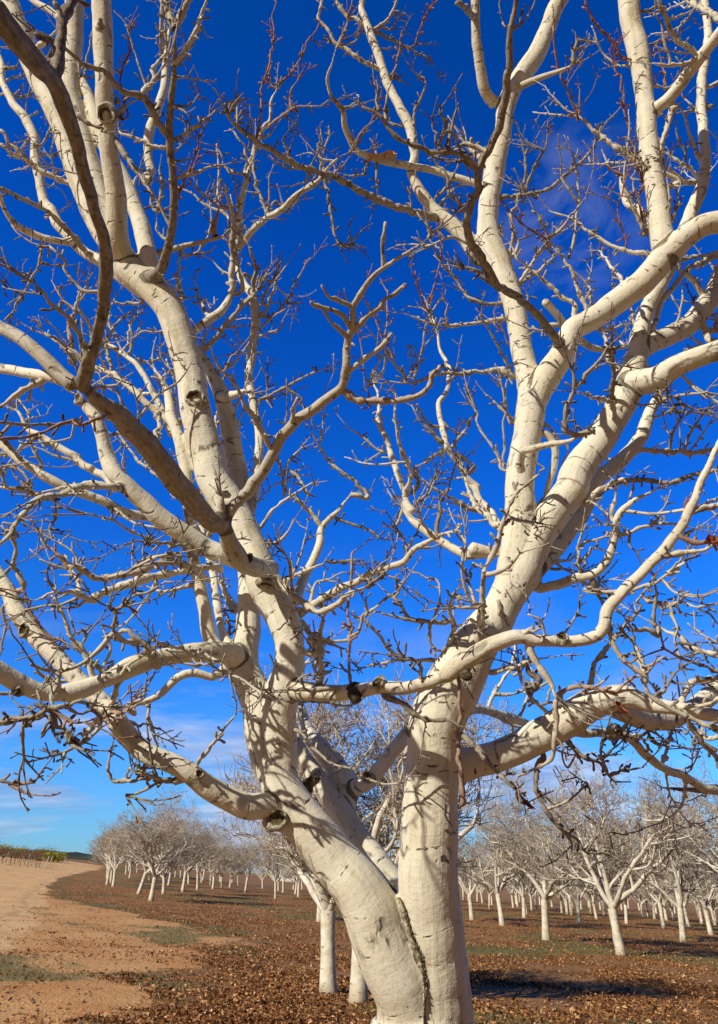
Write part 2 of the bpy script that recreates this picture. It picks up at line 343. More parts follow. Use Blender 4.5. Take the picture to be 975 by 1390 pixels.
# upper middle
full([(680,372,28,2.78),(668,360,25,2.8),(646,341,24,2.84),(630,320,24,2.87),(608,300,20,2.9),(587,283,18,2.93),(572,262,17,2.95),(558,233,13,2.98),(563,215,12.5,3.0),(562,200,14,3.02),(556,172,14.5,3.05),(544,147,13.5,3.08),(530,122,12.5,3.12),(522,100,12.5,3.14),(511,68,12,3.18),(500,38,11,3.22),(491,10,9,3.26),(494,-8,7,3.28)], key='B1')
full([(666,258,13,2.92),(641,248,11.5,2.94),(612,239,11,2.95),(587,231,11,2.96),(565,227,11,2.96),(529,220,11,2.95),(505,214,10.5,2.94),(485,205,10,2.93),(476,190,10,2.92),(468,172,9,2.9),(467,154,9,2.88),(461,143,9.5,2.87),(449,129,7.5,2.85),(444,108,7,2.83),(451,86,6.5,2.8),(458,61,6,2.78)], key='B6', tw=0.1)
full([(590,297,12,2.9),(573,291,10,2.84),(551,285,9,2.78),(515,271,8.5,2.72),(480,255,8.5,2.66),(454,241,8,2.6),(426,232,8,2.55),(397,224,8,2.5),(372,208,8,2.45),(350,194,7.5,2.4),(332,183,7,2.36),(314,162,6,2.32),(300,137,5.5,2.28),(287,118,5,2.25),(267,97,5,2.22),(255,79,5,2.2)], key='A15', tw=0.55)
full([(322,338,10,2.9),(340,316,9.5,2.86),(364,295,9,2.82),(386,284,9,2.78),(408,262,8.5,2.74),(433,244,8,2.7),(444,230,7.5,2.68),(461,215,7,2.65),(479,205,6,2.62)], key='A21', tw=0.1)
full([(322,338,11,2.95),(325,300,10,2.95),(333,251,9,2.98),(343,215,8.5,3.0),(354,187,8,3.02),(365,162,7,3.04),(368,136,6.5,3.06),(377,118,6,3.08)], key='B7', tw=0.15)
# left pale stems of the upper left
full([(195,395,26,2.78),(180,385,22,2.85),(162,372,22,2.9),(144,358,18,2.95),(118,345,16,3.0),(98,325,16,3.04),(80,305,16,3.08),(70,285,14,3.12),(61,276,14,3.15),(54,244,14,3.2),(48,212,13.5,3.26),(47,187,13,3.3),(34,160,13,3.36),(18,140,11.5,3.42),(4,111,9,3.5),(3,86,8,3.56),(-6,66,7,3.6)], key='A1')
full([(100,330,12,3.0),(86,328,10,2.98),(70,326,10,2.96),(47,319,10.5,2.94),(22,305,9.5,2.92),(7,287,7,2.9),(0,262,6,2.88)], key='A2')
full([(205,245,14,3.0),(194,244,13,3.0),(206,233,13,3.02),(201,215,13,3.05),(203,180,14,3.1),(212,154,13,3.14),(223,118,12.5,3.2),(226,75,11,3.28),(230,40,9,3.35)], key='A12')
full([(212,700,18,2.5),(208,702,14,2.45),(172,697,14,2.4),(144,682,14,2.37),(118,672,14,2.35),(93,663,14,2.33),(65,649,14,2.32),(28,625,12,2.34),(0,601,10,2.36)], key='X')
full([(245,575,16,2.7),(222,565,12,2.74),(201,548,10,2.78),(176,526,9,2.83),(154,508,8,2.88),(133,500,7.5,2.93),(108,487,7,2.98),(79,465,6,3.04),(54,447,5.5,3.1)], key='D6')
full([(235,590,14,2.72),(212,540,10,2.8),(187,497,9,2.88),(165,479,8,2.95),(144,465,7.5,3.02)], key='D7')
full([(158,665,15,2.3),(144,648,12,2.32),(118,636,12,2.34),(104,619,11,2.36),(83,605,10.5,2.38),(54,591,10,2.4),(36,576,9.5,2.42),(18,555,8.5,2.44)], key='D14')
full([(625,1180,10,2.0)]*0 or [(740,410,12,2.6),(800,470,11,2.9),(848,472,10,3.0)], key='F6')
full([(733,770,18,2.34),(727,797,14,2.32),(751,795,14,2.3),(779,786,15,2.28),(805,779,14,2.27),(822,765,13,2.26),(833,736,12,2.26),(837,707,11.5,2.26),(848,689,11,2.26),(869,675,9,2.27),(898,661,7,2.28)], key='I1')
full([(640,745,20,2.3),(672,752,14,2.3),(650,752,14,2.32),(634,753,14,2.34),(609,741,14,2.38),(584,725,13.5,2.42),(558,704,13.5,2.46),(544,684,12,2.5)], key='E7')
full([(690,735,14,2.4),(678,714,12,2.46),(660,690,11,2.55),(650,676,10.5,2.62),(644,660,11,2.68),(637,655,11,2.7),(623,627,10.5,2.76),(605,601,10,2.82),(598,576,9,2.88),(594,547,8,2.94),(607,526,7.5,3.0),(607,497,7,3.05),(598,479,6.5,3.1),(590,443,6,3.16),(583,411,5,3.22)], key='E1')
full([(560,695,12,2.46),(551,682,10,2.5),(543,650,10,2.58),(530,610,9,2.66),(515,575,8.5,2.74),(513,550,8,2.8),(508,520,7,2.86)], key='E4')
full([(400,815,20,2.3),(404,808,16,2.36),(410,790,15,2.42),(422,768,14,2.48),(433,740,13,2.54),(438,715,11,2.6),(457,695,8.5,2.66),(476,672,6.5,2.72)], key='H3')
full([(402,842,16,2.25),(408,833,12,2.2),(436,815,12,2.15),(462,797,12,2.1),(490,790,11.5,2.05),(515,776,11.5,2.0),(544,761,11.5,1.96),(566,743,11,1.92),(587,733,10.5,1.9),(612,722,9,1.87),(637,704,7,1.85)], key='H2', tw=0.15)
full([(420,868,10,2.1),(434,885,10,2.04),(428,905,9,2.0),(432,930,10,1.96)], key='H5b')
full([(372,785,12,2.12),(390,801,10,2.05),(407,815,9,2.0),(429,826,9,1.97),(451,822,9,1.94),(476,806,8,1.9),(498,793,7,1.86)], key='H1', tw=0.2)
full([(655,880,16,2.0),(655,865,12,1.9),(652,830,9,1.85),(653,797,8.5,1.82),(657,783,8,1.8),(672,736,8,1.78),(684,704,7.5,1.77),(708,664,7.5,1.76),(735,640,7.5,1.76),(736,626,6,1.77)], key='N3', tw=0.3)
full([(766,470,17,2.54),(755,458,14,2.48),(733,434,12,2.4),(711,411,11.5,2.32),(692,395,12,2.24),(679,388,12,2.18),(662,365,13,2.14),(651,345,12.5,2.1),(639,330,12,2.07),(636,312,11.5,2.05),(639,280,12,2.03),(647,252,11.5,2.0),(655,223,11.5,1.98),(669,190,12,1.96),(680,154,12,1.93),(689,124,12,1.9),(688,72,11,1.86),(692,43,10,1.84),(701,11,9,1.82),(705,-8,8,1.8)], key='NF', tw=0.8)  # brown tint here includes some painted shade
full([(708,640,14,2.3),(712,612,12,2.26),(722,609,11.5,2.22),(747,603,11,2.18),(772,598,9.5,2.14),(786,591,8,2.12)], key='F4')
full([(885,315,12,2.66),(880,299,12,2.7),(865,282,10.5,2.76),(850,275,10,2.8),(842,236,9,2.85)], key='C10')
full([(312,895,16,2.05),(303,870,0.1,2.0)]*0 or [(215,898,14,1.96),(204,884,8,1.9),(194,873,7.5,1.86),(172,873,7,1.82),(155,862,7.5,1.78),(136,880,8,1.75),(115,898,8,1.72),(97,906,8,1.7),(79,912,6,1.68)], key='G3', tw=0.3)
full([(79,935,11,1.8),(76,925,8,1.75),(79,912,7,1.7)], key='G3b', tw=0.3)
full([(300,775,13,2.15),(294,769,10,2.1),(269,769,9.5,2.04),(251,766,9.5,1.99),(223,763,9.5,1.94),(201,772,10,1.9),(172,783,10,1.87),(144,785,10,1.84),(118,779,9.5,1.82),(100,767,8.5,1.8),(79,754,7.5,1.78),(66,742,6,1.76)], key='Y1', tw=0.3)
full([(285,790,10,2.35),(258,776,10,2.28),(215,783,11,2.2),(187,788,12,2.14),(154,801,12,2.1),(136,808,12,2.07),(122,813,12,2.04),(108,804,9,2.02),(75,804,8,2.0),(57,813,7.5,1.98),(36,815,7,1.96)], key='Y2')
full([(172,666,12,2.2),(154,659,9,2.14),(108,661,9,2.08),(90,671,9,2.04),(50,675,8.5,2.0),(39,690,8,1.97),(18,722,8,1.93),(0,738,7.5,1.9),(-10,745,7,1.89)], key='X2', tw=0.25)

# finer branches, traced tile by tile (root first).  (tile, [(x, y)...], w_root, w_tip, options)
FINE = []
def f(tile, pts, w0, w1, **o): FINE.append((tile, pts, w0, w1, o))
f('A',[(235,515),(630,510)][1:]+[(560,400),(530,360),(470,345),(400,285),(350,260),(280,205),(200,150),(130,120),(60,60)],30,14,dz=-.35,tw=.75)
f('A',[(430,520),(480,590),(530,660),(570,720),(575,780),(605,795)],26,12,dz=-.15,tw=.7)
f('A',[(535,360),(580,290),(600,240),(620,205),(640,190)],24,17,tw=.15)
f('A',[(610,200),(605,120),(612,0)],16,12); f('A',[(632,190),(625,60)],12,9)
f('A',[(650,250),(690,200),(720,140),(760,70),(785,-10)],20,12); f('A',[(675,245),(705,205),(730,150),(765,90)],14,8,tw=.6)
f('A',[(662,110),(630,40),(612,-10)],34,24,tw=.5); f('A',[(665,100),(690,40),(715,-10)],30,24,tw=.5)
f('A',[(555,600),(510,600)],1,1) if 0 else None
f('A',[(540,870),(480,440),(465,340),(465,280),(490,180),(490,110)][1:],9,6,red=1); f('A',[(575,390),(540,290),(510,190),(480,90)],10,6,tw=.7)
f('A',[(655,530),(720,490),(780,450),(830,410),(890,380)],17,9); f('A',[(650,540),(590,545),(550,545),(450,500)],14,16)
f('A',[(660,405),(700,425),(720,445)],14,7,tw=.6); f('A',[(695,420),(725,390),(757,352)],8,5,tw=.7)
f('A',[(650,580),(690,550),(712,515)],10,6,tw=.5); f('A',[(655,605),(690,600),(720,590)],9,6,tw=.8)
f('A',[(640,680),(720,660),(780,635),(855,628)],17,12); f('A',[(850,630),(880,655),(925,660)],10,6,tw=.6); f('A',[(850,630),(840,590),(810,540)],9,5,tw=.6)
f('A',[(665,760),(700,680),(740,580),(795,450)],10,6,red=1); f('A',[(675,720),(715,640),(757,575)],8,5,red=1)
f('D',[(420,108),(460,90),(520,68),(620,45),(720,20),(800,0),(855,-12)],32,26,dz=-.1,tw=.45)
f('A',[(815,895),(815,850),(830,795)],28,16,red=.8)
f('A',[(930,660),(940,620),(975,560)],26,20)
f('A',[(885,975),(880,900),(880,850),(870,770),(850,700)],28,18,tw=.4,d0=2.5,d1=2.4); f('A',[(880,790),(830,780),(790,750),(750,715)],12,9,red=.4)
f('A',[(880,840),(905,770),(900,710)],14,8,tw=.6)
f('A',[(235,90),(215,50),(200,0),(195,-10)],26,16,tw=.6)
f('A',[(200,290),(120,270),(50,230)],1,1) if 0 else None
f('A',[(240,80),(190,40),(130,5),(110,-10)],30,26,d0=2.9,d1=3.1); f('A',[(130,185),(180,150),(220,105)],20,14,d0=2.9,d1=2.8)
f('A',[(265,690),(180,655),(110,612),(60,565),(0,490)],24,12); f('A',[(120,620),(60,588),(0,545)],16,12)
f('A',[(330,955),(290,910),(250,860),(180,800),(80,750),(0,712),(-15,708)],22,15,dz=-.4,tw=.6)
f('A',[(200,475),(165,540),(150,550)],14,8,tw=.6); f('A',[(295,440),(340,475),(400,495),(435,500)],18,10,tw=.8,d0=2.5,d1=2.5)
f('A',[(440,440),(480,400),(525,380)],18,12,tw=.4); f('A',[(440,360),(450,400),(440,440)],14,10,tw=.6)
f('A',[(15,260),(40,260),(70,250)],18,12,tw=.6)
f('A',[(500,690),(505,740),(520,660)],20,14); f('A',[(600,780),(610,740),(615,690),(600,640)],16,9,tw=.5)
f('A',[(640,860),(600,780),(580,730)],14,8,tw=.5); f('A',[(620,900),(595,870),(590,830)],14,8)
f('A',[(700,960),(770,930),(790,880),(800,820),(790,730)],14,8)
# tile B
f('B',[(545,100),(480,50),(425,-8)],18,14,tw=.5); f('B',[(560,100),(580,118),(640,150),(700,172),(785,172)],16,9,tw=.85); f('B',[(690,172),(760,210),(800,238)],11,6,tw=.85)
f('B',[(738,165),(770,70),(820,-5)],9,7,red=1); f('B',[(580,120),(620,80),(650,45),(668,-5)],14,9); f('B',[(660,50),(700,55)],8,5,tw=.8)
f('B',[(600,268),(540,235),(480,190),(440,165),(400,100),(372,60),(385,-8)],20,11,tw=.4)
f('B',[(450,170),(490,160),(520,135)],10,6,tw=.6); f('B',[(450,160),(470,110),(495,40),(505,-5)],10,7,red=.9); f('B',[(410,160),(450,165)],9,6,tw=.9)
f('B',[(215,325),(260,275),(310,205),(340,140),(375,75)],11,8,red=.8)
f('B',[(135,525),(150,450),(155,340),(185,250),(195,150),(215,12)],10,5,red=.8); f('B',[(190,320),(182,240),(200,150),(195,110)],8,5,red=.8)
f('B',[(185,475),(250,430),(300,408),(370,405),(412,380)],13,6,tw=.4,red=.4); f('B',[(263,412),(268,345),(295,290)],10,6,red=.7); f('B',[(250,440),(265,460),(280,470)],8,5,tw=.7)
f('B',[(170,810),(145,740),(125,650),(130,560)],17,11); f('B',[(175,800),(185,740),(187,665)],9,6,tw=.6); f('B',[(190,780),(205,760),(235,785)],8,5,tw=.6)
f('B',[(160,520),(200,490),(220,465)],12,7,tw=.5); f('B',[(100,600),(80,540),(35,485)],12,7); f('B',[(90,660),(40,655),(0,625)],11,8)
f('B',[(130,545),(60,530),(60,375)],1,1) if 0 else None
f('B',[(70,490),(62,430),(62,375)],12,7,tw=.5); f('B',[(115,520),(115,480),(100,430)],9,6,red=.6); f('B',[(0,400),(50,380)],9,7,tw=.6)
f('B',[(390,670),(405,740),(415,820),(430,890),(465,932),(500,915),(532,885)],14,8,tw=.8,dz=-.1); f('B',[(492,915),(490,878)],9,6,tw=.8); f('B',[(430,890),(455,930)],8,6,tw=.8)
f('B',[(180,815),(250,780),(330,700),(390,670),(400,640)],22,16)
f('B',[(300,640),(255,640),(245,635)],14,8,tw=.7); f('B',[(290,625),(250,580),(232,525)],12,8,tw=.8); f('B',[(255,590),(265,540)],9,6,tw=.8)
f('B',[(330,640),(355,590),(370,540)],9,5,tw=.5); f('B',[(330,660),(310,690),(265,705)],10,6,tw=.4); f('B',[(330,650),(330,700)],8,5,tw=.6)
f('B',[(430,610),(390,605),(370,590)],12,8); f('B',[(430,665),(455,630),(475,605)],9,6,red=.6)
f('B',[(520,540),(560,480),(580,425),(615,340)],10,7,red=.8); f('B',[(490,400),(515,380),(520,355)],9,5,tw=.3); f('B',[(470,405),(510,400),(545,385)],12,7,tw=.5)
f('B',[(548,635),(530,665),(480,665)],12,7,tw=.6); f('B',[(590,605),(590,740)],11,8,tw=.6); f('B',[(720,790),(718,700)],9,6,tw=.5,red=.3); f('B',[(585,605),(583,570)],8,6)
f('B',[(640,285),(665,230),(680,170),(682,115)],10,6,red=.7); f('B',[(640,290),(690,305)],14,8,tw=.7); f('B',[(590,185),(635,187)],10,6,tw=.7)
f('B',[(600,110),(650,112)],9,6,tw=.7)
f('C',[(78,640),(0,600)],26,24,dz=0,tw=.85); f('B',[(975,640),(900,590),(830,575),(760,560),(700,535),(650,500),(600,440),(545,408)],26,12,tw=.85,dz=-.05)
f('B',[(865,575),(880,480),(895,405)],16,14,tw=.85); f('B',[(835,570),(830,545),(845,470),(820,420),(840,380)],15,13,tw=.85); f('B',[(845,500),(870,500),(895,550)],12,9,tw=.6)
f('B',[(815,550),(820,520),(798,475)],12,8,tw=.8,red=.3); f('B',[(733,540),(728,430),(750,380),(770,300),(722,267)],13,9,tw=.8)
f('B',[(628,450),(626,400),(620,330)],18,13,tw=.6); f('B',[(600,430),(585,400),(580,350)],14,9,tw=.7); f('B',[(700,480),(650,470),(620,450)],12,9,tw=.8)
f('C',[(60,740),(-5,790)],12,8,tw=.8)
f('B',[(930,810),(900,770),(870,735),(855,670),(790,580)],18,11,tw=.75); f('B',[(805,765),(850,700),(900,620),(915,530)],13,9,tw=.7); f('B',[(830,780),(880,720),(900,700)],14,8,tw=.5)
f('B',[(975,590),(920,540)],24,22,dz=.2); f('B',[(950,930),(870,900),(780,945)],12,9,tw=.3); f('B',[(830,975),(832,865)],8,5,red=.5)
f('C',[(100,575),(60,560),(0,545)],22,18)
f('E',[(720,40),(800,0)],1,1) if 0 else None
f('B',[(790,895),(775,850)],20,16,tw=.4); f('B',[(790,900),(812,875)],14,10,tw=.8)
# tile C
f('C',[(145,748),(250,730),(330,715),(400,665),(460,620),(510,560),(520,500),(580,440),(615,392)],20,9,tw=.75,dz=-.1); f('C',[(420,650),(438,590)],16,8,tw=.9)
f('C',[(235,735),(245,660),(245,590),(220,500),(198,450)],14,8,tw=.8); f('C',[(255,715),(290,620),(325,550),(330,460)],14,8,tw=.8); f('C',[(320,570),(295,560)],9,6,tw=.5); f('C',[(245,585),(265,555)],9,6,tw=.5)
f('C',[(700,650),(650,600),(600,560),(520,500),(440,440),(380,390),(318,322)],28,7,tw=.15,red=.2); f('C',[(830,690),(740,640),(680,615)],24,28,dz=0)
f('C',[(690,870),(680,760),(685,690),(660,590),(645,540),(630,450),(610,330),(580,232)],10,6,red=1)
f('C',[(635,228),(600,200),(560,140),(510,80),(468,-5)],13,9,red=1)
f('C',[(195,345),(240,320),(290,300),(370,270),(430,245)],34,20,tw=.35,dz=-.2); f('C',[(425,248),(430,200),(440,155)],20,16,tw=.7); f('C',[(430,245),(455,220)],16,12,tw=.8); f('C',[(435,185),(465,168)],15,13,tw=.6)
f('C',[(370,265),(360,170),(355,85)],9,6,red=.9); f('C',[(445,455),(410,370),(375,275)],9,7,red=.8); f('C',[(450,440),(450,320)],8,5,red=.8)
f('C',[(180,320),(185,180),(200,60),(215,-5)],1,1) if 0 else None
f('C',[(185,130),(215,105),(258,68)],14,10,tw=.8); f('C',[(185,95),(160,88)],12,8,tw=.8); f('C',[(45,60),(20,30),(-10,5)],24,18,tw=.7,d0=2.9,d1=2.8)
f('C',[(280,975),(340,910),(400,840),(450,770),(482,738)],15,11); f('C',[(410,975),(430,900),(445,760),(450,650)],13,8)
f('C',[(705,965),(640,950),(560,920),(480,870),(400,820),(335,795)],19,11,tw=.2); f('C',[(440,760),(390,690),(382,645)],11,7); f('C',[(320,905),(250,860),(200,810),(150,762)],9,6,red=.9)
f('C',[(700,885),(690,860),(650,770),(620,680),(620,590)],20,12); f('C',[(615,662),(570,640),(522,612)],10,8,red=.8); f('C',[(625,915),(600,800),(608,690)],9,6,red=.9); f('C',[(660,745),(655,690),(655,560)],9,5)
f('C',[(805,400),(790,470),(770,530),(755,590)],24,20,rf=1); f('C',[(950,400),(900,415),(815,430)],16,10,tw=.8); f('C',[(895,665),(830,620),(770,570)],20,16); f('C',[(880,690),(850,690),(810,670),(765,630)],25,24)
f('C',[(840,625),(845,560),(820,500),(815,440)],12,9,tw=.8); f('C',[(800,840),(790,760),(785,670)],14,11); f('C',[(815,820),(825,720),(820,690)],12,9,tw=.7)
f('C',[(900,215),(870,190),(820,150),(780,70),(745,-5)],24,16,tw=.3); f('C',[(770,70),(800,75),(890,35)],13,9,tw=.5); f('C',[(900,200),(870,235),(800,250),(728,240)],20,14)
f('C',[(985,70),(910,30),(850,-5)],24,20,d0=2.9,d1=3.0); f('C',[(720,165),(760,160),(805,148)],9,6,tw=.9); f('C',[(680,50),(720,40),(755,15)],14,9,tw=.8); f('C',[(790,220),(770,130),(750,80),(730,50)],14,9,red=.3)
f('C',[(740,330),(790,330),(830,300)],14,9,tw=.4); f('C',[(930,480),(880,400),(840,360)],14,9); f('C',[(900,600),(870,500),(850,440),(830,395)],18,11)
f('C',[(940,330),(975,310)],20,16); f('C',[(905,300),(935,260),(960,230)],1,1) if 0 else None
f('C',[(780,320),(770,270),(755,225)],11,8,red=.8); f('C',[(730,210),(745,150)],8,6,red=.8)
f('C',[(150,860),(140,930),(170,975)],14,9); f('C',[(180,975),(200,900),(195,820),(235,720)],14,16,tw=.6); f('C',[(160,880),(130,940)],10,7)
f('C',[(340,930),(320,860),(280,800)],14,8); f('C',[(500,870),(530,900),(520,950)],14,9,tw=.7)
# tile D
f('D',[(165,8),(150,80),(110,160),(60,250),(18,302)],13,9,tw=.6); f('D',[(150,90),(185,105)],10,8,tw=.7); f('D',[(120,130),(78,142)],9,6,tw=.6)
f('D',[(330,410),(260,320),(200,250),(155,195)],26,14,tw=.55,dz=-.2); f('D',[(330,190),(310,175),(250,110),(185,25)],14,10,tw=.3); f('D',[(155,205),(115,185)],12,8,tw=.7)
f('D',[(270,460),(270,370),(265,330),(280,270),(240,230),(200,150)],26,9,red=.45); f('D',[(275,300),(300,220),(330,170)],12,8,tw=.3)
f('D',[(360,560),(400,552),(450,540)],15,9); f('D',[(300,690),(200,690),(100,695),(0,690),(-15,688)],17,13,tw=.6,d0=1.75,d1=1.5)
f('D',[(390,683),(300,700),(200,715),(100,745),(0,755),(-15,757)],15,12,red=.7,tw=.3,d0=1.7,d1=1.4); f('D',[(165,530),(120,548),(60,590),(0,630)],26,20,tw=.1,dz=-.05); f('D',[(50,700),(20,725),(-10,740)],14,10,tw=.7)
f('D',[(430,930),(330,920),(250,940),(130,970)],22,16); f('D',[(680,950),(620,890),(540,800),(440,720)],25,14); f('D',[(520,700),(480,640),(430,570)],15,8)
f('D',[(100,945),(30,935),(0,880),(-10,850)],16,10); f('D',[(160,850),(130,800),(110,740)],16,11); f('D',[(120,935),(90,880),(30,860)],12,9,tw=.4)
f('D',[(755,430),(820,370),(880,300),(940,230),(985,185)],27,18,tw=.55,dz=-.1); f('E',[(60,250),(110,220),(150,170),(190,118)],20,12,tw=.5)
f('E',[(195,800),(150,720),(110,650),(60,550),(0,490),(-40,410)],22,15,tw=.3,dz=-.1); f('D',[(860,490),(880,440),(905,420)],12,8)
f('D',[(340,480),(300,440),(240,400),(170,360),(80,320)],16,9,d0=2.7,d1=3); f('D',[(420,480),(400,400),(430,330),(470,290)],15,9,d0=2.8,d1=3)
f('D',[(480,450),(500,380),(490,310)],14,8,d0=2.8,d1=3); f('D',[(350,370),(330,320),(300,260),(300,190)],16,8,d0=2.7,d1=2.9); f('D',[(540,240),(480,240),(420,225)],14,14,d0=2.85,d1=2.85)
f('D',[(590,350),(540,350),(500,380)],10,7,tw=.5); f('D',[(640,490),(610,430),(605,400)],10,7,tw=.6); f('D',[(650,580),(620,530),(570,520)],12,8,tw=.4)
f('D',[(600,660),(600,760),(590,795)],22,16,d0=2.7,d1=2.6); f('D',[(530,700),(530,640)],9,6); f('D',[(480,880),(460,820)],9,6)
f('D',[(870,200),(880,110),(885,0)],24,26,d0=2.5,d1=2.5); f('D',[(960,200),(955,100),(935,0)],16,14,tw=.6,d0=2.45,d1=2.4); f('D',[(900,210),(920,180),(900,110)],20,16,d0=2.9,d1=2.9)
f('D',[(690,220),(670,150),(680,60)],20,14,d0=3,d1=3.1); f('D',[(780,280),(750,220),(735,150)],14,9,d0=3,d1=3.1); f('D',[(830,350),(860,330),(920,330)],10,7,d0=2.9,d1=2.9)
f('D',[(0,870),(60,850),(110,850)],9,6); f('D',[(280,700),(270,740),(200,770)],10,7,tw=.4)
# tile E
for a in ([(455,565),(500,600),(600,615),(700,605),(760,585),(790,550),(800,510),(832,480)],32,17,.3,.35),([(480,515),(540,455),(600,400),(648,348)],26,14,.25,0),([(495,355),(560,295),(620,240),(660,200),(702,172)],26,16,.4,.1),([(485,330),(460,295),(430,280),(380,260),(338,238)],22,15,.45,.1),([(468,370),(440,330),(420,310),(388,272)],20,13,.45,0),([(495,252),(430,220),(383,175)],20,13,.5,0),([(615,115),(612,60),(618,10),(622,-20),(622,-70)],20,14,.5,0),([(265,700),(278,650),(292,608)],22,15,.3,.1),([(480,405),(505,402)],14,9,.6,0):
    f('E',a[0],a[1],a[2],tw=a[3],red=a[4],dz=-.05,nt=1)
f('E',[(690,185),(703,170)],17,15,red=.9,nt=1); f('E',[(795,545),(805,500),(832,480)],19,16,red=.8,nt=1)
f('F',[(165,300),(80,315),(0,322),(-40,322)],20,14); f('E',[(900,325),(820,325),(760,300),(705,285)],16,10,tw=.2)
f('F',[(205,520),(170,500),(100,495),(0,505),(-20,507)],26,17); f('E',[(955,503),(900,505),(830,515),(740,535),(640,545),(560,540)],17,9)
f('E',[(690,975),(720,900),(700,850),(670,760),(660,680),(660,580)],22,12); f('E',[(850,780),(820,750),(760,690),(720,620)],18,10,tw=.4); f('E',[(740,870),(720,780),(610,800),(490,715)],1,1) if 0 else None
f('E',[(850,800),(790,830),(740,860)],18,12); f('E',[(730,870),(740,940),(700,975)],16,16)
f('E',[(790,280),(745,180),(712,60)],8,5,red=.9); f('E',[(785,230),(815,150),(832,60),(835,-10)],8,5,red=.9); f('E',[(650,450),(600,340),(540,210)],9,6,red=.8); f('E',[(560,640),(545,500),(520,360)],8,5,red=.7)
f('E',[(620,360),(625,290),(640,190)],9,5,red=.6); f('E',[(800,320),(790,280),(765,210)],12,8); f('E',[(800,275),(825,230),(858,195)],10,6); f('E',[(855,320),(858,240)],10,9,red=.5)
f('E',[(730,530),(760,420),(785,310)],11,7,tw=.5); f('E',[(690,500),(640,440),(600,390)],12,8,tw=.4); f('E',[(560,550),(600,460),(590,400)],12,7,tw=.3)
f('E',[(700,540),(740,470),(720,400),(700,440)],9,6,tw=.4); f('E',[(600,520),(620,470),(610,380)],10,6,tw=.3); f('E',[(865,545),(885,500),(888,465)],9,6,tw=.5)
f('E',[(560,970),(500,912),(440,870),(380,790),(340,722)],20,11); f('E',[(620,800),(560,770),(485,712)],12,8,tw=.4)
f('E',[(145,605),(220,570),(290,532),(350,505),(422,485)],15,9,tw=.6,dz=-.1); f('E',[(175,590),(175,545)],10,7,tw=.7); f('E',[(260,560),(300,600),(325,650)],12,7,tw=.6); f('E',[(160,605),(215,592)],12,8,tw=.5)
f('E',[(190,740),(165,740),(150,700)],9,6); f('E',[(380,760),(385,700),(395,560)],9,5,tw=.4); f('E',[(245,700),(250,645)],9,6,tw=.7)
f('E',[(240,975),(230,870),(180,780),(140,680)],14,8,d0=2.6,d1=2.7); f('E',[(330,970),(290,900),(250,850),(310,780)],14,8,d0=2.6,d1=2.7)
f('E',[(130,310),(180,250),(210,160),(255,85)],15,8,tw=.3); f('E',[(150,290),(200,290),(250,230),(290,160),(335,68)],13,6,red=.4); f('E',[(145,370),(190,345),(230,340)],12,7,tw=.4); f('E',[(150,340),(200,290),(290,240)],12,7,tw=.4)
f('E',[(160,240),(180,180),(200,150)],10,6); f('E',[(100,130),(140,160),(185,115)],12,8,tw=.6)
f('E',[(870,790),(920,720),(970,640)],14,8,tw=.4); f('E',[(850,690),(880,720),(905,740)],9,6); f('E',[(830,710),(790,700),(740,625)],14,9,tw=.6,dz=-.1)
f('E',[(975,130),(940,110),(915,100)],16,12,tw=.8); f('E',[(975,235),(930,215),(895,160)],14,8,tw=.5); f('E',[(970,100),(930,50),(940,20)],16,10,tw=.8)
f('E',[(960,870),(920,830),(880,780)],14,9)
# tile F
f('F',[(180,185),(130,180),(60,130),(10,100)],20,12,tw=.85); f('F',[(170,238),(100,243),(40,220),(0,180)],16,11,tw=.75)
f('F',[(235,355),(240,290),(260,210)],18,14,tw=.85); f('F',[(190,190),(230,170),(290,120),(380,45)],18,12,tw=.4); f('F',[(200,185),(260,120),(300,60),(335,0)],16,13,tw=.2)
f('F',[(165,85),(200,50),(213,0)],26,12,tw=.3)
f('F',[(430,290),(430,240),(370,200),(300,140),(230,80),(190,20)],22,11); f('F',[(475,250),(440,180),(410,100),(350,30)],20,14)
f('F',[(640,720),(645,725)],1,1) if 0 else None
f('F',[(500,730),(430,745),(400,715),(395,650),(440,550),(425,480),(440,395)],26,13,tw=.6,d0=2.05,d1=2.0,nt=0); f('F',[(435,560),(500,490),(540,430),(572,398)],20,12,tw=.6,d0=2.0,d1=1.95)
f('F',[(572,600),(580,510),(575,420),(565,330)],24,14,tw=.8,d0=2.3,d1=2.3); f('F',[(600,500),(560,450),(545,350)],30,20,d0=2.9,d1=3.0)
f('F',[(590,620),(520,600),(440,580)],22,12,d0=2.45,d1=2.2); f('F',[(720,340),(760,240),(800,180),(870,110),(920,85),(985,55)],24,24,d0=2.8,d1=3); f('F',[(915,200),(870,150),(812,100)],30,22,d0=2.85,d1=2.9)
f('F',[(920,330),(940,380),(985,385)],34,28,dz=-.1); f('F',[(640,800),(700,800),(780,800),(880,805),(985,790)],20,18,tw=.2); f('F',[(850,795),(900,690),(958,612)],13,7,tw=.4)
f('F',[(510,975),(600,915),(700,908),(800,920),(880,890),(985,880)],22,17,tw=.7); f('F',[(790,800),(800,740),(840,675)],14,8,tw=.6); f('F',[(800,740),(770,710)],9,6)
f('F',[(215,690),(190,670),(130,620),(85,580)],16,10); f('F',[(165,880),(130,800),(80,720),(55,640)],13,8); f('F',[(165,870),(160,720),(165,600),(150,540)],10,7,tw=.6); f('F',[(190,700),(170,640),(175,520)],12,8)
f('F',[(185,490),(140,400),(70,285)],12,8,tw=.6); f('F',[(180,400),(150,330),(120,265)],8,5,red=.8); f('F',[(70,940),(30,900),(0,850)],30,22,d0=2.6,d1=2.7)
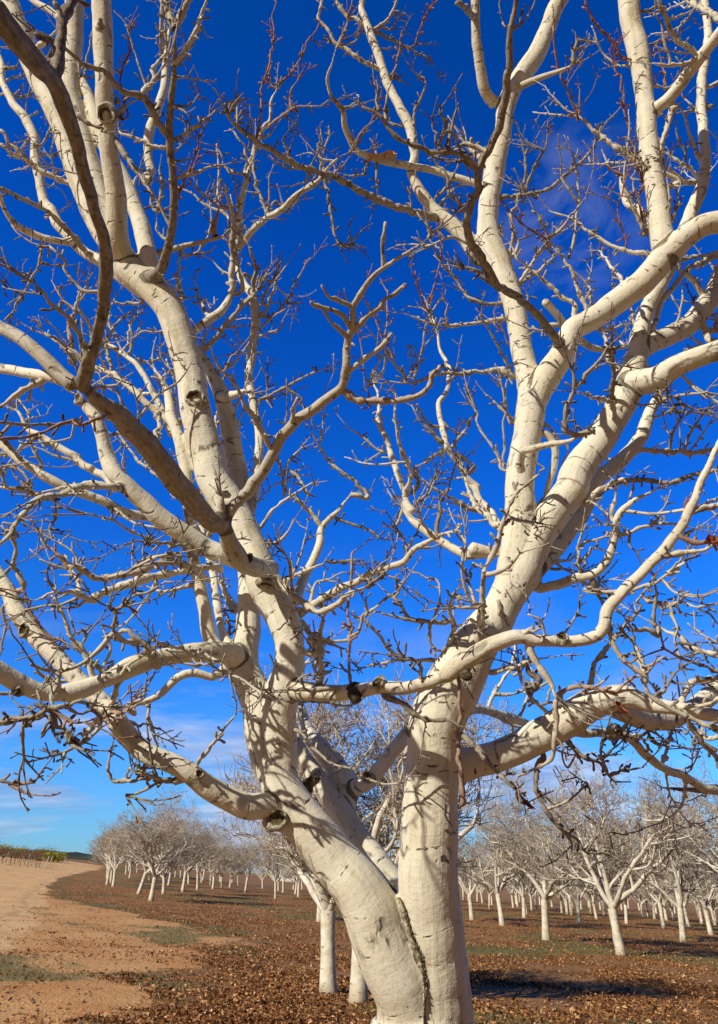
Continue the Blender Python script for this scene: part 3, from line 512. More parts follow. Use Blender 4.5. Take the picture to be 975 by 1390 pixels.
f('F',[(750,610),(800,590),(930,580)],18,9,tw=.6,d0=2.4,d1=2.2); f('F',[(810,590),(850,620),(905,650)],12,8,tw=.8); f('F',[(800,600),(830,670)],12,8,tw=.8); f('F',[(830,630),(770,655)],10,7,tw=.8)
f('F',[(550,140),(600,100),(640,130),(580,110),(540,50)][:2],1,1) if 0 else None
f('F',[(660,320),(640,260),(590,200),(570,100)],14,8,red=.3,d0=2.9,d1=3.1); f('F',[(500,250),(490,180),(495,110)],14,9,tw=.5,d0=2.8,d1=2.9); f('F',[(610,140),(570,95),(520,40)],18,11,tw=.2,d0=2.8,d1=2.9)
f('F',[(390,320),(330,320),(290,290)],22,14); f('F',[(330,340),(290,350),(250,330)],14,9,tw=.4)
f('F',[(880,330),(890,260),(850,230)],18,9,tw=.6,d0=3,d1=3); f('F',[(965,340),(960,280)],20,14,d0=2.9,d1=2.9)
f('F',[(330,740),(360,800),(350,870),(320,975)],30,40,d0=2.6,d1=2.4,rf=1); f('F',[(330,700),(380,760),(410,800),(380,860)],14,10,d0=2.5,d1=2.5)
# tile G
f('G',[(75,420),(90,400),(50,330),(60,250),(0,170)],24,12,tw=.5); f('G',[(10,370),(50,320)],20,14,tw=.7); f('G',[(20,480),(10,560),(15,640),(0,680)],14,8,tw=.7)
f('G',[(255,632),(210,610),(160,560),(110,490),(90,420)],13,9,red=.7,tw=.3); f('G',[(350,740),(335,700),(300,650),(265,600),(240,520),(200,440)],30,12); f('G',[(390,720),(340,690),(310,660)],26,20)
f('G',[(300,640),(340,580),(392,510)],11,6,tw=.5); f('G',[(275,600),(280,540)],9,6,red=.3); f('G',[(395,715),(420,650),(400,580)],14,9,tw=.3)
f('G',[(430,580),(480,580),(540,618),(575,650)],18,20,tw=.25,rf=1); f('G',[(210,725),(170,718),(125,708)],18,12,tw=.7,dz=-.05); f('G',[(220,730),(215,800),(195,862)],24,22,tw=.35,dz=-.05)
f('G',[(195,862),(130,900),(60,912),(0,922),(-10,924)],22,16,tw=.75); f('G',[(195,862),(260,850),(300,835),(340,855)],22,14,tw=.6); f('G',[(200,868),(240,900),(290,915),(330,920)],18,13,red=.7)
f('G',[(190,865),(150,830),(138,790)],14,9,tw=.7); f('G',[(190,880),(230,940),(265,975)],17,13,tw=.7); f('J',[(190,0),(215,55),(250,90),(265,120),(320,140)],17,11,tw=.75); f('J',[(262,105),(285,65)],10,7,tw=.8)
f('G',[(180,850),(140,870),(100,885)],14,9,tw=.8); f('G',[(260,860),(300,880),(350,870)],14,9,tw=.7)
f('J',[(500,-20),(460,0),(420,10),(380,30),(330,90),(280,120),(230,150)],20,12,tw=.4,d0=1.8,d1=1.75); f('J',[(400,10),(380,-5),(375,-60)],18,12)
f('J',[(100,25),(90,110),(95,188)],16,11,tw=.7); f('J',[(170,10),(60,20),(-5,38)],18,15,tw=.8,d0=1.72,d1=1.7); f('J',[(60,30),(30,70)],10,7,tw=.8)
f('J',[(-15,245),(60,262),(130,250)],18,12,tw=.85,d0=1.75,d1=1.75); f('J',[(35,262),(75,285),(112,302)],16,11,red=.6,tw=.5)
f('G',[(430,575),(435,500),(415,490),(405,470)],15,10,tw=.6,dz=-.1); f('G',[(430,495),(480,480),(560,463)],14,8,tw=.6); f('G',[(420,490),(425,440)],12,8,tw=.6); f('G',[(440,500),(510,440),(560,430),(640,380)],13,9,tw=.5)
f('G',[(390,895),(430,830),(450,760),(490,700),(560,660)],24,18,d0=1.75,d1=1.85,tw=.15); f('G',[(370,912),(430,890),(480,880)],22,18,red=.7,d0=1.75,d1=1.72); f('G',[(320,975),(370,905),(400,870)],20,24,d0=1.72,d1=1.75)
f('G',[(560,860),(570,930),(580,980)],15,12,d0=2.05,d1=2.0); f('J',[(562,-10),(580,60),(592,135)],13,9); f('G',[(520,830),(550,790),(575,740)],12,7,tw=.7); f('G',[(480,850),(530,830),(560,800)],10,7)
f('J',[(735,195),(800,110),(860,40),(900,5)],19,12,tw=.4,dz=-.1); f('J',[(530,235),(500,243),(435,243),(410,200),(415,140),(432,80)],18,13,tw=.6,rf=1)
f('J',[(690,250),(650,240),(600,240),(520,220),(498,198)],28,16); f('J',[(605,250),(540,290),(475,312)],15,9,tw=.6); f('J',[(510,225),(535,190)],14,9,tw=.6); f('J',[(480,30),(530,50),(580,35)],14,7,tw=.8)
f('G',[(745,315),(700,260),(640,200),(590,170)],22,15,tw=.7,dz=-.1); f('G',[(640,240),(520,210),(430,160),(325,130)],15,9,tw=.4,d0=2,d1=1.95); f('G',[(680,285),(620,290),(560,300),(490,340)],18,12)
f('G',[(740,405),(680,410),(620,420),(560,410)],22,11); f('G',[(700,250),(640,235),(560,240),(470,250)],14,8,tw=.6,d0=2,d1=1.95); f('G',[(545,290),(545,240)],12,8,tw=.7)
f('G',[(820,660),(740,665),(680,630),(640,622),(575,610)],15,11,tw=.3,d0=1.95,d1=1.85); f('G',[(700,640),(830,690),(870,740),(970,790),(1000,800)],15,11,tw=.2,d0=1.9,d1=1.85); f('G',[(830,690),(760,700),(680,692)],12,9,tw=.3,d0=1.9,d1=1.88)
f('G',[(570,655),(560,640),(578,612)],30,18,tw=.6); f('G',[(330,350),(290,330),(280,290),(230,240)],12,8,tw=.3); f('G',[(310,340),(240,330),(165,310)],12,9,tw=.1); f('G',[(320,350),(285,375),(265,390)],16,12,red=.6)
f('G',[(260,335),(220,290),(185,255)],22,18,red=.7); f('G',[(210,430),(190,380),(180,330)],14,8,tw=.7); f('G',[(400,375),(480,350),(560,310),(640,280)],12,12,tw=.2)
f('G',[(210,75),(208,150),(190,210)],15,9,tw=.7); f('G',[(190,185),(230,205)],9,6,tw=.8); f('G',[(195,190),(135,198)],9,6,tw=.8); f('G',[(205,175),(180,150)],8,5,tw=.7)
f('G',[(330,450),(280,490),(200,480),(100,490)],12,8,tw=.5); f('G',[(320,440),(250,470),(190,500)],12,8,tw=.5); f('G',[(500,390),(510,420),(470,470),(430,490)],12,9,tw=.6)
f('G',[(140,60),(80,40),(0,30)],18,14); f('G',[(150,60),(100,20),(90,0)],16,12)
f('G',[(880,480),(850,440),(830,380)],22,12,d0=2.6,d1=2.7); f('G',[(860,600),(860,520),(840,470),(870,500)][:3],14,9,d0=2.5,d1=2.6)
# tile H
f('H',[(560,412),(600,370),(640,340)],14,10,tw=.4); f('H',[(150,190),(210,110),(300,50),(340,20)],18,12); f('H',[(380,180),(340,130),(290,90),(240,20)],22,13); f('H',[(160,265),(230,230),(290,150)],17,9,tw=.4)
f('H',[(440,150),(500,175),(560,195),(612,232)],14,8,tw=.8); f('H',[(245,385),(310,355),(400,310),(465,335),(540,300)][:3],20,14); f('H',[(400,310),(450,315),(545,298)],14,10,tw=.85)
f('H',[(270,450),(258,380),(255,320),(238,282)],17,11,tw=.6,dz=-.05); f('H',[(355,660),(290,620),(268,540),(265,440)],26,15,tw=.1,dz=-.05); f('H',[(372,770),(370,700),(355,660)],30,26); f('H',[(370,665),(380,560),(392,500)],19,15,tw=.5)
f('H',[(490,745),(485,560),(485,400),(490,265)],14,10,red=.6,tw=.3); f('H',[(620,820),(680,850),(720,880),(770,905),(860,910),(895,930)],28,18,tw=.85,dz=-.1); f('H',[(770,905),(775,955)],10,7,tw=.8)
f('K',[(280,60),(350,130),(420,180),(500,215),(560,240),(640,258),(705,262)],14,8,tw=.55,d0=1.98,d1=1.85); f('H',[(470,800),(350,800),(260,795),(198,797)],20,17,tw=.35,dz=-.08); f('H',[(250,790),(300,750),(330,740)],9,6,tw=.5)
f('H',[(900,765),(905,900),(905,975),(900,1060),(903,1160),(908,1240)],15,22,red=.55,tw=.6,d0=1.8,d1=1.75,nt=1)
f('H',[(870,640),(880,560),(865,500),(880,430),(930,370)],30,14); f('H',[(835,545),(750,540),(650,520),(580,500)],18,12,tw=.5); f('H',[(800,550),(720,520),(680,470),(610,422)],18,11,tw=.5); f('H',[(665,430),(710,340)],13,8,tw=.6)
f('H',[(960,488),(870,490)],14,10,tw=.3); f('H',[(970,490),(940,440),(920,350),(930,235)],14,11,tw=.3); f('H',[(840,685),(740,680),(640,690),(550,715)],17,12); f('H',[(690,690),(640,640),(560,560),(500,520)],15,10)
f('H',[(820,225),(825,150),(832,80)],20,12,tw=.8); f('H',[(690,310),(700,270),(680,205)],14,9,tw=.6); f('H',[(700,270),(745,200)],12,8,tw=.7); f('H',[(560,400),(548,370)],24,18,tw=.6); f('H',[(560,395),(572,412)],20,14,tw=.8)
f('H',[(608,345),(620,305)],18,13,red=.5,tw=.3); f('H',[(600,365),(670,373)],14,8,tw=.3); f('H',[(690,110),(650,190),(670,140)][:2],16,12); f('H',[(720,120),(780,60),(800,0)],12,8); f('H',[(975,120),(900,90),(830,50),(760,0)],20,14)
f('H',[(340,470),(360,400),(420,370),(478,348)],16,9); f('H',[(310,490),(380,460),(370,440)],16,12); f('H',[(470,610),(400,610),(370,600)],15,9,tw=.4); f('H',[(480,600),(540,530),(550,450)],16,9,tw=.5)
f('H',[(545,520),(600,470),(660,440)],12,8,tw=.4); f('H',[(320,550),(350,590),(420,630),(480,650)],22,12); f('H',[(790,550),(800,620),(850,660)],16,9); f('H',[(800,540),(830,450),(820,380),(740,350)],12,7,tw=.4)
f('H',[(755,750),(750,700),(665,650)],18,9,tw=.7); f('H',[(175,800),(90,770),(30,740),(0,720)],16,10,tw=.2,d0=1.98,d1=1.9)
f('H',[(60,500),(30,450),(0,400)],40,26,d0=2.5,d1=2.6); f('H',[(40,500),(20,440),(0,330)],16,10,d0=2.4,d1=2.4); f('H',[(330,720),(290,730),(250,770)],1,1) if 0 else None
# tile I
f('I',[(500,370),(515,430),(545,452)],30,16,tw=.7); f('I',[(470,425),(540,432),(640,430),(720,400),(780,360),(835,300)],16,18,rf=0,d0=2.3,d1=2.1); f('I',[(768,298),(850,280),(950,258)],28,22,tw=.1)
f('I',[(828,208),(860,225),(900,240),(975,242)],24,18,red=.7); f('I',[(868,130),(940,110),(1000,95)],28,22,tw=.1); f('I',[(490,790),(520,680),(580,600),(640,530),(700,440),(735,375)],22,15,tw=.6,d0=2.4,d1=2.2)
f('I',[(555,555),(590,640),(650,710),(700,750),(730,820),(850,890),(960,945)],20,20,tw=.45,d0=1.82,d1=1.75); f('L',[(860,10),(900,70),(930,120),(985,185)],22,18,tw=.6)
f('I',[(375,830),(390,800),(460,790),(560,805),(620,770),(705,732)],24,16,red=.55,tw=.2); f('I',[(560,800),(580,850),(612,880)],18,12,red=.5,tw=.3); f('I',[(270,640),(295,690),(330,750),(370,830)],30,24,tw=.15,dz=-.05)
f('I',[(370,830),(352,880),(350,975),(345,1060),(270,1110),(200,1140)],22,16,tw=.35,red=.2); f('I',[(700,745),(680,680),(645,600)],28,26,d0=2.0,d1=2.05); f('I',[(985,672),(900,640),(820,600),(740,560)],24,16,tw=.2,d0=2.0,d1=2.2)
f('I',[(985,732),(850,690),(770,645)],16,10,red=.4,tw=.5,d0=1.9,d1=1.9); f('I',[(845,850),(880,780),(985,750)],26,24,d0=2.0,d1=2.1); f('I',[(750,805),(800,760),(845,720)],16,9,tw=.8); f('I',[(800,765),(830,775)],14,8,tw=.8)
f('I',[(395,588),(440,510),(457,455)],12,8,tw=.7); f('I',[(318,605),(300,530),(245,508)],16,9,tw=.2,red=.2); f('I',[(240,585),(272,558)],34,28,tw=.2); f('I',[(115,728),(200,710),(280,675)],26,20,d0=2.2,d1=2.0)
f('I',[(200,740),(240,690),(260,640)],14,9); f('I',[(340,890),(280,830),(230,770),(215,700)],18,10,tw=.2,d0=2.1,d1=2.1); f('I',[(300,770),(265,740),(250,690)],40,16,tw=.9,d0=2.1,d1=2.1)
f('I',[(450,345),(445,270),(455,215)],14,9,tw=.3); f('I',[(450,320),(500,270),(550,270)],16,12,tw=.5); f('I',[(460,250),(510,230),(552,205)],14,8,tw=.3); f('I',[(350,345),(420,345),(455,350)],12,7,tw=.7)
f('I',[(330,335),(380,310),(440,290)],20,11,tw=.2); f('I',[(600,215),(650,205),(710,175),(820,170)],18,11,tw=.3); f('I',[(580,160),(580,90),(585,20)],18,12); f('I',[(620,110),(600,150),(570,90)],1,1) if 0 else None
f('I',[(640,210),(640,250),(690,330)],10,6,tw=.7); f('I',[(715,175),(760,130),(770,90)],12,7,tw=.5); f('I',[(470,90),(520,50),(600,10),(650,0)],26,20,d0=2.4,d1=2.3)
f('I',[(100,360),(150,340),(240,275)],24,14,tw=.35,dz=-.05); f('I',[(120,285),(180,240),(270,218)],20,10,tw=.6,dz=-.05); f('I',[(185,250),(212,205)],12,9,tw=.6); f('I',[(90,570),(140,530),(155,490),(140,455)],22,20,tw=.3,dz=-.05,nt=1)
f('I',[(155,180),(100,140),(50,90),(20,0)],28,22,d0=2.25,d1=2.5); f('I',[(60,120),(0,95),(-30,90)],20,16); f('I',[(150,175),(200,150),(280,160)],20,11,tw=.5,d0=1.95,d1=1.95); f('I',[(60,490),(30,400),(10,330),(20,240)],14,10,tw=.5,d0=2,d1=2)
f('I',[(50,488),(0,490),(-30,490)],12,10,tw=.5); f('I',[(740,590),(700,570),(640,575)],26,18,tw=.5,d0=2.1,d1=2.1); f('I',[(730,540),(740,430),(720,360)],18,12,tw=.5,d0=2.1,d1=2.15)
f('I',[(710,460),(760,470),(820,470),(870,440),(925,435)],16,11,tw=.4,red=.3,d0=2.1,d1=2.0); f('I',[(760,490),(830,470),(900,490),(970,470)],14,9,tw=.4,d0=2.1,d1=2.0); f('I',[(820,480),(850,530)],14,8); f('I',[(900,490),(940,510),(955,540)],12,7,tw=.6)
f('I',[(800,500),(815,600),(830,680)],14,9,tw=.5,d0=2.05,d1=2.0); f('I',[(770,390),(800,430),(870,450)],12,8,tw=.5,d0=2.1,d1=2.0); f('I',[(780,360),(850,310),(810,340)][:2],28,18,tw=.2); f('I',[(830,620),(900,640),(940,700)],14,8,tw=.6,d0=2,d1=2)
f('I',[(700,710),(730,700),(765,672)],14,8,tw=.7); f('I',[(860,200),(895,180)],20,13,tw=.5); f('I',[(850,110),(855,75)],14,10,red=.9); f('I',[(690,370),(700,300),(660,200)][:2],1,1) if 0 else None
# tile L
f('L',[(0,80),(60,120),(110,180),(180,250),(240,300)],30,18,tw=.75,d0=1.96,d1=1.85); f('L',[(190,255),(230,330),(260,345)],14,12,red=.8); f('L',[(120,180),(60,165),(0,150)],1,1) if 0 else None
f('L',[(310,170),(290,200),(290,270),(320,360),(380,430),(440,470),(480,525)],26,9,tw=.9,d0=2.05,d1=1.95); f('L',[(380,430),(400,470),(420,515)],14,8,tw=.8); f('L',[(320,360),(400,330),(485,258)],14,8,tw=.6)
f('L',[(310,300),(350,330),(370,270)],9,6,tw=.6); f('L',[(405,108),(460,160),(520,180),(560,225),(592,262)],24,14,tw=.9,d0=2.1,d1=2.0); f('L',[(575,225),(640,217),(700,198)],14,10,tw=.9); f('L',[(555,215),(535,160),(530,95)],14,9,tw=.8); f('L',[(555,165),(582,150)],10,7,tw=.8)
f('L',[(710,60),(740,110),(835,122)],14,8,tw=.9,d0=2.25,d1=2.2); f('L',[(635,85),(690,70),(720,50)],20,11,tw=.5); f('L',[(470,380),(540,440),(620,448),(700,443)],9,5,tw=.8,d0=2.1,d1=2.0); f('L',[(710,130),(690,90)],14,8,tw=.9,d0=2.2,d1=2.2)
f('L',[(920,290),(850,285),(760,280)],20,10,tw=.8); f('L',[(920,280),(925,310)],26,12,tw=.6); f('L',[(560,70),(600,40),(640,20)],26,16,tw=.5,d0=2.1,d1=2.05); f('L',[(545,75),(580,95),(625,80)],20,12,tw=.8,d0=2.1,d1=2.05)
f('L',[(400,190),(380,150),(410,120)],9,6,tw=.7,d0=2.1,d1=2.1); f('L',[(865,215),(880,150),(895,100)],8,5,red=.5,d0=2.3,d1=2.2); f('L',[(400,110),(330,160),(300,180)],1,1) if 0 else None
f('L',[(985,80),(930,90),(880,30)],24,18,tw=.1,d0=1.9,d1=1.85); f('L',[(820,205),(870,190),(900,120)],8,5,tw=.5,d0=2.35,d1=2.3)
FINE = [q for q in FINE if not (q[2] == 1 and q[3] == 1)]
# ------------------------------------------------------------------ build the big tree
def to_world(a):
    """a: n x 4 (x, y, thickness, distance) -> n x 4 (X, Y, Z, radius)"""
    a = np.asarray(a, float)
    out = np.array([np.append(W(q[0], q[1], q[3]), q[2] * 0.5 * q[3] / FPX) for q in a])
    return out

LIMBS = []       # dict(P, R, key, tint, scaff)
IDX = []         # screen index for attaching: (x, y, d, limb, halfwidth)
def add_limb(a, key, tint, scaff, nt=0, step=0.012, root_attached=True):
    w = to_world(a)
    c = catmull(w, step)
    P, R = c[:, :3].copy(), np.maximum(c[:, 3], 0.0011)
    # small natural wander and knobbly thickness
    n = len(P); ph = rng.random(6) * 6.28
    L = np.concatenate([[0], np.cumsum(np.linalg.norm(np.diff(P, axis=0), axis=1))])
    amp = np.where(R > 0.012, 0.0009, np.minimum(R * 0.13, 0.003))
    env = np.clip(L / 0.06, 0, 1)
    for ax in range(3):
        P[:, ax] += amp * env * (np.sin(L * 31 + ph[ax]) + 0.7 * np.sin(L * 73 + ph[ax + 3]))
    if R.mean() < 0.013:      # angular zig-zag from node to node
        m_ = max(3, int(L[-1] / 0.038)); kn = np.sort(rng.random(m_)) * L[-1]; kn = np.concatenate([[0], kn, [L[-1]]])
        for ax in range(3):
            of = rng.normal(size=m_ + 2) * 0.0042; of[0] = 0
            P[:, ax] += np.interp(L, kn, of)
    if R.mean() < 0.011:
        R = R * (1 + 0.16 * np.sin(L * 140 + ph[0]) * np.sin(L * 53 + ph[1]) + 0.10 * rng.normal(size=n))
        k = max(2, int(0.035 / step)); pos = rng.integers(2, k + 2)
        while pos < n - 2:       # swollen nodes
            R[pos] *= 1.28; R[pos - 1] *= 1.1; pos += rng.integers(2, k * 2)
    else:
        R = R * (1 + 0.010 * np.sin(L * 17 + ph[0]) + 0.007 * np.sin(L * 51 + ph[2]))
        pos = int(rng.integers(6, 20))
        while pos < n - 8:       # raised growth rings
            g = np.exp(-((np.arange(n) - pos) / 1.1) ** 2)
            R = R * (1 + g * rng.uniform(0.004, 0.02)); pos += int(rng.integers(9, 30))
    a_ = np.asarray(a, float)[-1]
    end = (8 < a_[0] < 967 and 8 < a_[1]) and not nt
    if end and R[-1] > 0.0035:
        t_ = np.linspace(0, 1, n); R = R * (1 - 0.55 * t_ ** (5 if scaff else 3))
    li = len(LIMBS)
    LIMBS.append(dict(end=end, P=P, R=R, L=L, key=key, tint=tint, scaff=scaff, nt=nt, len=L[-1]))
    m = max(2, int(n / 2))
    s = catmull(np.asarray(a, float)[:, [0, 1, 3, 2]], 4.0) if len(a) > 1 else a
    for q in s: IDX.append((q[0], q[1], q[2], li, q[3] * 0.5))
    return LIMBS[-1]

for s in SCAFF:
    p = [list(q) for q in s['p']]
    if s['key'] == 'RCl': p = p[::-1]
    if s['key'] == 'RT':
        base = True
    if s['key'] not in ('RT', 'LT'): p = [[q[0], q[1], q[2] * 0.95, q[3]] for q in p]
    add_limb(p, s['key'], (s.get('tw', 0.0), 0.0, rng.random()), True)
# trunk foot: down to the ground
_fork = W(573, 1400, 1.84)
_gz = float(gz(_fork[0], _fork[1]))
FOOT = np.array([_fork[0] + 0.01, _fork[1] + 0.02, _gz])
P = np.array([[*(FOOT + [0, 0, -0.08]), 0.20], [*(FOOT + [0, 0, 0.10]), 0.165], [*(FOOT + [0.005, 0, 0.45]), 0.135],
              [_fork[0], _fork[1], _fork[2] - 0.25, 0.132], [_fork[0], _fork[1], _fork[2] + 0.0, 0.135], [_fork[0] - .005, _fork[1], _fork[2] + 0.06, 0.11]])
c = catmull(P, 0.012)
L_ = np.concatenate([[0], np.cumsum(np.linalg.norm(np.diff(c[:, :3], axis=0), axis=1))])
LIMBS.append(dict(P=c[:, :3], R=c[:, 3] * (1 + .02 * np.sin(L_ * 23)), L=L_, key='TRUNK', tint=(0, 0, .5), scaff=True, nt=1, len=L_[-1]))

def nearest(x, y, d=None, maxd=26):
    A = np.array([(q[0], q[1], q[2], q[4]) for q in IDX])
    dist = np.hypot(A[:, 0] - x, A[:, 1] - y)
    score = np.maximum(dist - A[:, 3], 0) + dist * 0.15
    if d is not None: score = score + np.abs(A[:, 2] - d) * 60
    i = int(np.argmin(score))
    return (IDX[i], dist[i]) if max(dist[i] - A[i, 3], 0) < maxd else (None, 0)

fine_order = FINE
for tile, pts, w0, w1, o in fine_order:
    ox, oy = TILES[tile]
    pp = [(ox + x * S, oy + y * S) for x, y in pts]
    Lpx = sum(math.hypot(pp[i+1][0] - pp[i][0], pp[i+1][1] - pp[i][1]) for i in range(len(pp) - 1))
    d0 = o.get('d0')
    hit, hd = nearest(pp[0][0], pp[0][1], d0, 22)
    if hit is not None and (d0 is None or abs(hit[2] - d0) < 0.3):
        d0 = hit[2]
        if hd > 3: pp = [(hit[0], hit[1])] + pp
    elif d0 is None: d0 = 2.3
    Lw = Lpx * d0 / FPX
    if 'd1' in o: d1 = o['d1']
    elif 'dz' in o: d1 = d0 + o['dz']
    else: d1 = d0 + rng.uniform(-0.35, 0.45) * Lw
    n = len(pp); cum = [0]
    for i in range(n - 1): cum.append(cum[-1] + math.hypot(pp[i+1][0] - pp[i][0], pp[i+1][1] - pp[i][1]))
    a = []
    for i, (x, y) in enumerate(pp):
        t = cum[i] / cum[-1]
        a.append([x, y, (w0 + (w1 - w0) * t) * S * 0.88, d0 + (d1 - d0) * t])
    tw = o.get('tw', rng.uniform(.05, .3) if w0 > 17 else rng.uniform(0.25, .6))
    if 'tw' in o: tw = min(1, tw * 0.95)
    add_limb(a, 'f', (min(1, tw), o.get('red', 0.0), rng.random()), False, nt=o.get('nt', 0), step=0.009)

# --- twigs that nobody traces one by one: short spurs, side shoots
TW = Batch()      # every fine twig
def bud(P, R, tint):
    TW.tube(P, R, 5, tint=tint)
UP = np.array([0, 0, 1.0])
def spur(p, d, L, r, tint):
    k = rng.normal(size=3) * 0.25
    P = np.array([p, p + d * L * 0.5, p + unit(d + k) * L * 0.95, p + unit(d + k) * L * 1.15])
    TW.tube(P, [r, r * 0.8, r * 1.15, r * 0.6], 5, tint=tint)
def grow(p, d, L, r0, lvl, tint, up=0.06):
    step = 0.012; n = max(4, int(L / step)); P = [p]; D = [d]
    kink = 0
    bias = rperp(d) * 0.02
    for i in range(n):
        if kink <= 0:
            d = unit(d + rng.normal(size=3) * 0.16 + UP * (up + 0.02)); kink = rng.integers(2, 5)
        d = unit(d + bias * 0.4 + UP * up * 0.12); kink -= 1
        p = p + d * step; P.append(p); D.append(d)
    P = np.array(P); t = np.linspace(0, 1, n + 1)
    R = r0 * (1 - 0.55 * t) * (1 + 0.13 * rng.normal(size=n + 1))
    R[rng.random(n + 1) < 0.22] *= 1.3
    R = np.maximum(R, 0.0017)
    TW.tube(P, R, 5 if r0 < 0.004 else 6, tint=tint)
    for i in range(1, n):
        if rng.random() < 0.26:
            spur(P[i], unit(D[i] * 0.6 + rperp(D[i])), rng.uniform(0.007, 0.020), R[i] * 0.85, (min(1, tint[0] + .3), tint[1], tint[2]))
    if lvl > 0:
        m = rng.poisson(L * (9 if lvl == 1 else 8))
        for _ in range(m):
            i = int(rng.uniform(0.2, 0.97) * n)
            grow(P[i], unit(D[i] * rng.uniform(0.5, 1.0) + rperp(D[i])), L * rng.uniform(0.15, 0.42), max(R[i] * 0.75, 0.0019), lvl - 1,
                 (min(1, tint[0] + rng.uniform(0.05, .3)), tint[1], tint[2]), up)

BACK = {'LA', 'T', 'S2', 'RB', 'RB2', 'RB4', 'MS', 'MT', 'MU', 'D', 'B', 'A1', 'RE', 'RF', 'I1', 'E7', 'A12', 'T2', 'RD2', 'X', 'P', 'RA3', 'RB3', 'RD', 'V', 'D6', 'D7', 'D14', 'Y2', 'RA2'}
for lb in list(LIMBS):
    if lb['key'] == 'TRUNK' or lb['nt']: continue
    P, R, L = lb['P'], lb['R'], lb['L']; n = len(P)
    T, N, B_ = frames(P)
    thick = R.mean()
    if lb.get('end'):
        for _ in range(3 if R[-1] > 0.003 else 1):
            grow(P[-2], unit(T[-1] + rperp(T[-1]) * rng.uniform(0.2, 0.7)), rng.uniform(0.05, 0.16), min(R[-1] * 0.85, 0.0035), 1,
                 (min(1, max(lb['tint'][0], .35) + rng.uniform(0, .4)), lb['tint'][1], rng.random()))
    # spurs on slender branches
    if thick < 0.011:
        for _ in range(rng.poisson(lb['len'] * 30)):
            i = rng.integers(1, n)
            spur(P[i] + 0, unit(T[i] * 0.5 + rperp(T[i])), R[i] + rng.uniform(0.008, 0.028), min(R[i] * 0.6, 0.003) + 0.0009,
                 (min(1, lb['tint'][0] + 0.35), lb['tint'][1], lb['tint'][2]))
        dens = 2.0 if P[:, 2].mean() > 2.3 else 0.7
        for _ in range(rng.poisson(lb['len'] * dens)):
            i = int(rng.uniform(0.15, 1.0) * (n - 1))
            Lt = rng.uniform(0.05, 0.20) * (1.25 if thick > 0.006 else 0.85)
            tnt = (min(1, max(lb['tint'][0], 0.15) + rng.uniform(0, .45)), lb['tint'][1] * 0.45, rng.random())
            grow(P[i], unit(T[i] * rng.uniform(0.4, 1.1) + rperp(T[i])), Lt, min(R[i] * 0.7, 0.0042), 1, tnt)
    elif lb['key'] in BACK:
        dens = {'LA': 3, 'T': 5, 'T2': 4, 'X': 3.5, 'P': 3, 'RB': 3.5, 'RB2': 5, 'RB4': 5, 'RE': 6, 'RF': 5, 'RD2': 5, 'I1': 4.5, 'A1': 4, 'RA3': 2.2, 'RB3': 2.5, 'RD': 2, 'V': 1.2, 'S2': 3, 'MS': 4, 'MT': 5, 'MU': 3, 'D6': 5, 'D7': 4, 'D14': 4, 'E7': 2.5, 'Y2': 4, 'RA2': 1.4}.get(lb['key'], 2.0)
        for _ in range(rng.poisson(lb['len'] * dens)):
            i = int(rng.uniform(0.3, 1.0) * (n - 1))
            v = rperp(T[i]); v = unit(v + np.array([0, 0.8, 0.1]))      # mostly on the far side
            Lt = rng.uniform(0.2, 0.6)
            tnt = (rng.uniform(0.0, 0.5), 0, rng.random())
            grow(P[i], unit(T[i] * rng.uniform(0.3, 1.0) + v), Lt, rng.uniform(0.004, 0.0072), 2, tnt, up=0.04)

# --- weld the thick limbs into one continuous skin so that every fork flows together
from mathutils.bvhtree import BVHTree
WELD_R = 0.0085
weld = [l for l in LIMBS if l['scaff'] and l['R'].mean() > WELD_R]
loose = [l for l in LIMBS if not (l['scaff'] and l['R'].mean() > WELD_R)]
wb = Batch()
for l in weld:
    P, R, L = l['P'], l['R'].copy(), l['L']
    if l['key'] not in ('TRUNK',): pass
    wb.tube(P, R, 20 if R.mean() > 0.02 else 14, cap0=True, cap1=True)
wm = wb.mesh('weld_src')
wo = bpy.data.objects.new('weld_src', wm); COL.objects.link(wo)
md = wo.modifiers.new('r', 'REMESH'); md.mode = 'VOXEL'; md.voxel_size = 0.0052; md.adaptivity = 0
dg = bpy.context.evaluated_depsgraph_get()
em = wo.evaluated_get(dg).to_mesh()
nv = len(em.vertices); co = np.empty(nv * 3, np.float32); em.vertices.foreach_get('co', co); co = co.reshape(-1, 3).astype(float)
npoly = len(em.polygons); lt = np.empty(npoly, np.int32); em.polygons.foreach_get('loop_total', lt)
lv = np.empty(len(em.loops), np.int32); em.loops.foreach_get('vertex_index', lv)
assert (lt == 4).all(); Q = lv.reshape(-1, 4)
ne = len(em.edges); E = np.empty(ne * 2, np.int32); em.edges.foreach_get('vertices', E); E = E.reshape(-1, 2)
wo.evaluated_get(dg).to_mesh_clear(); bpy.data.objects.remove(wo)
print('weld verts', nv)
deg = np.bincount(E.ravel(), minlength=nv)[:, None].astype(float)
def smooth(co, k, f):
    for _ in range(k):
        s = np.zeros_like(co)
        for ax in range(3):
            s[:, ax] = np.bincount(E[:, 0], co[E[:, 1], ax], nv) + np.bincount(E[:, 1], co[E[:, 0], ax], nv)
        co = co + f * (s / deg - co)
    return co
for _ in range(5):     # Taubin: smooths the voxel steps without thinning the limbs
    co = smooth(co, 1, 0.6); co = smooth(co, 1, -0.5)
co2 = smooth(co, 14, 0.5)
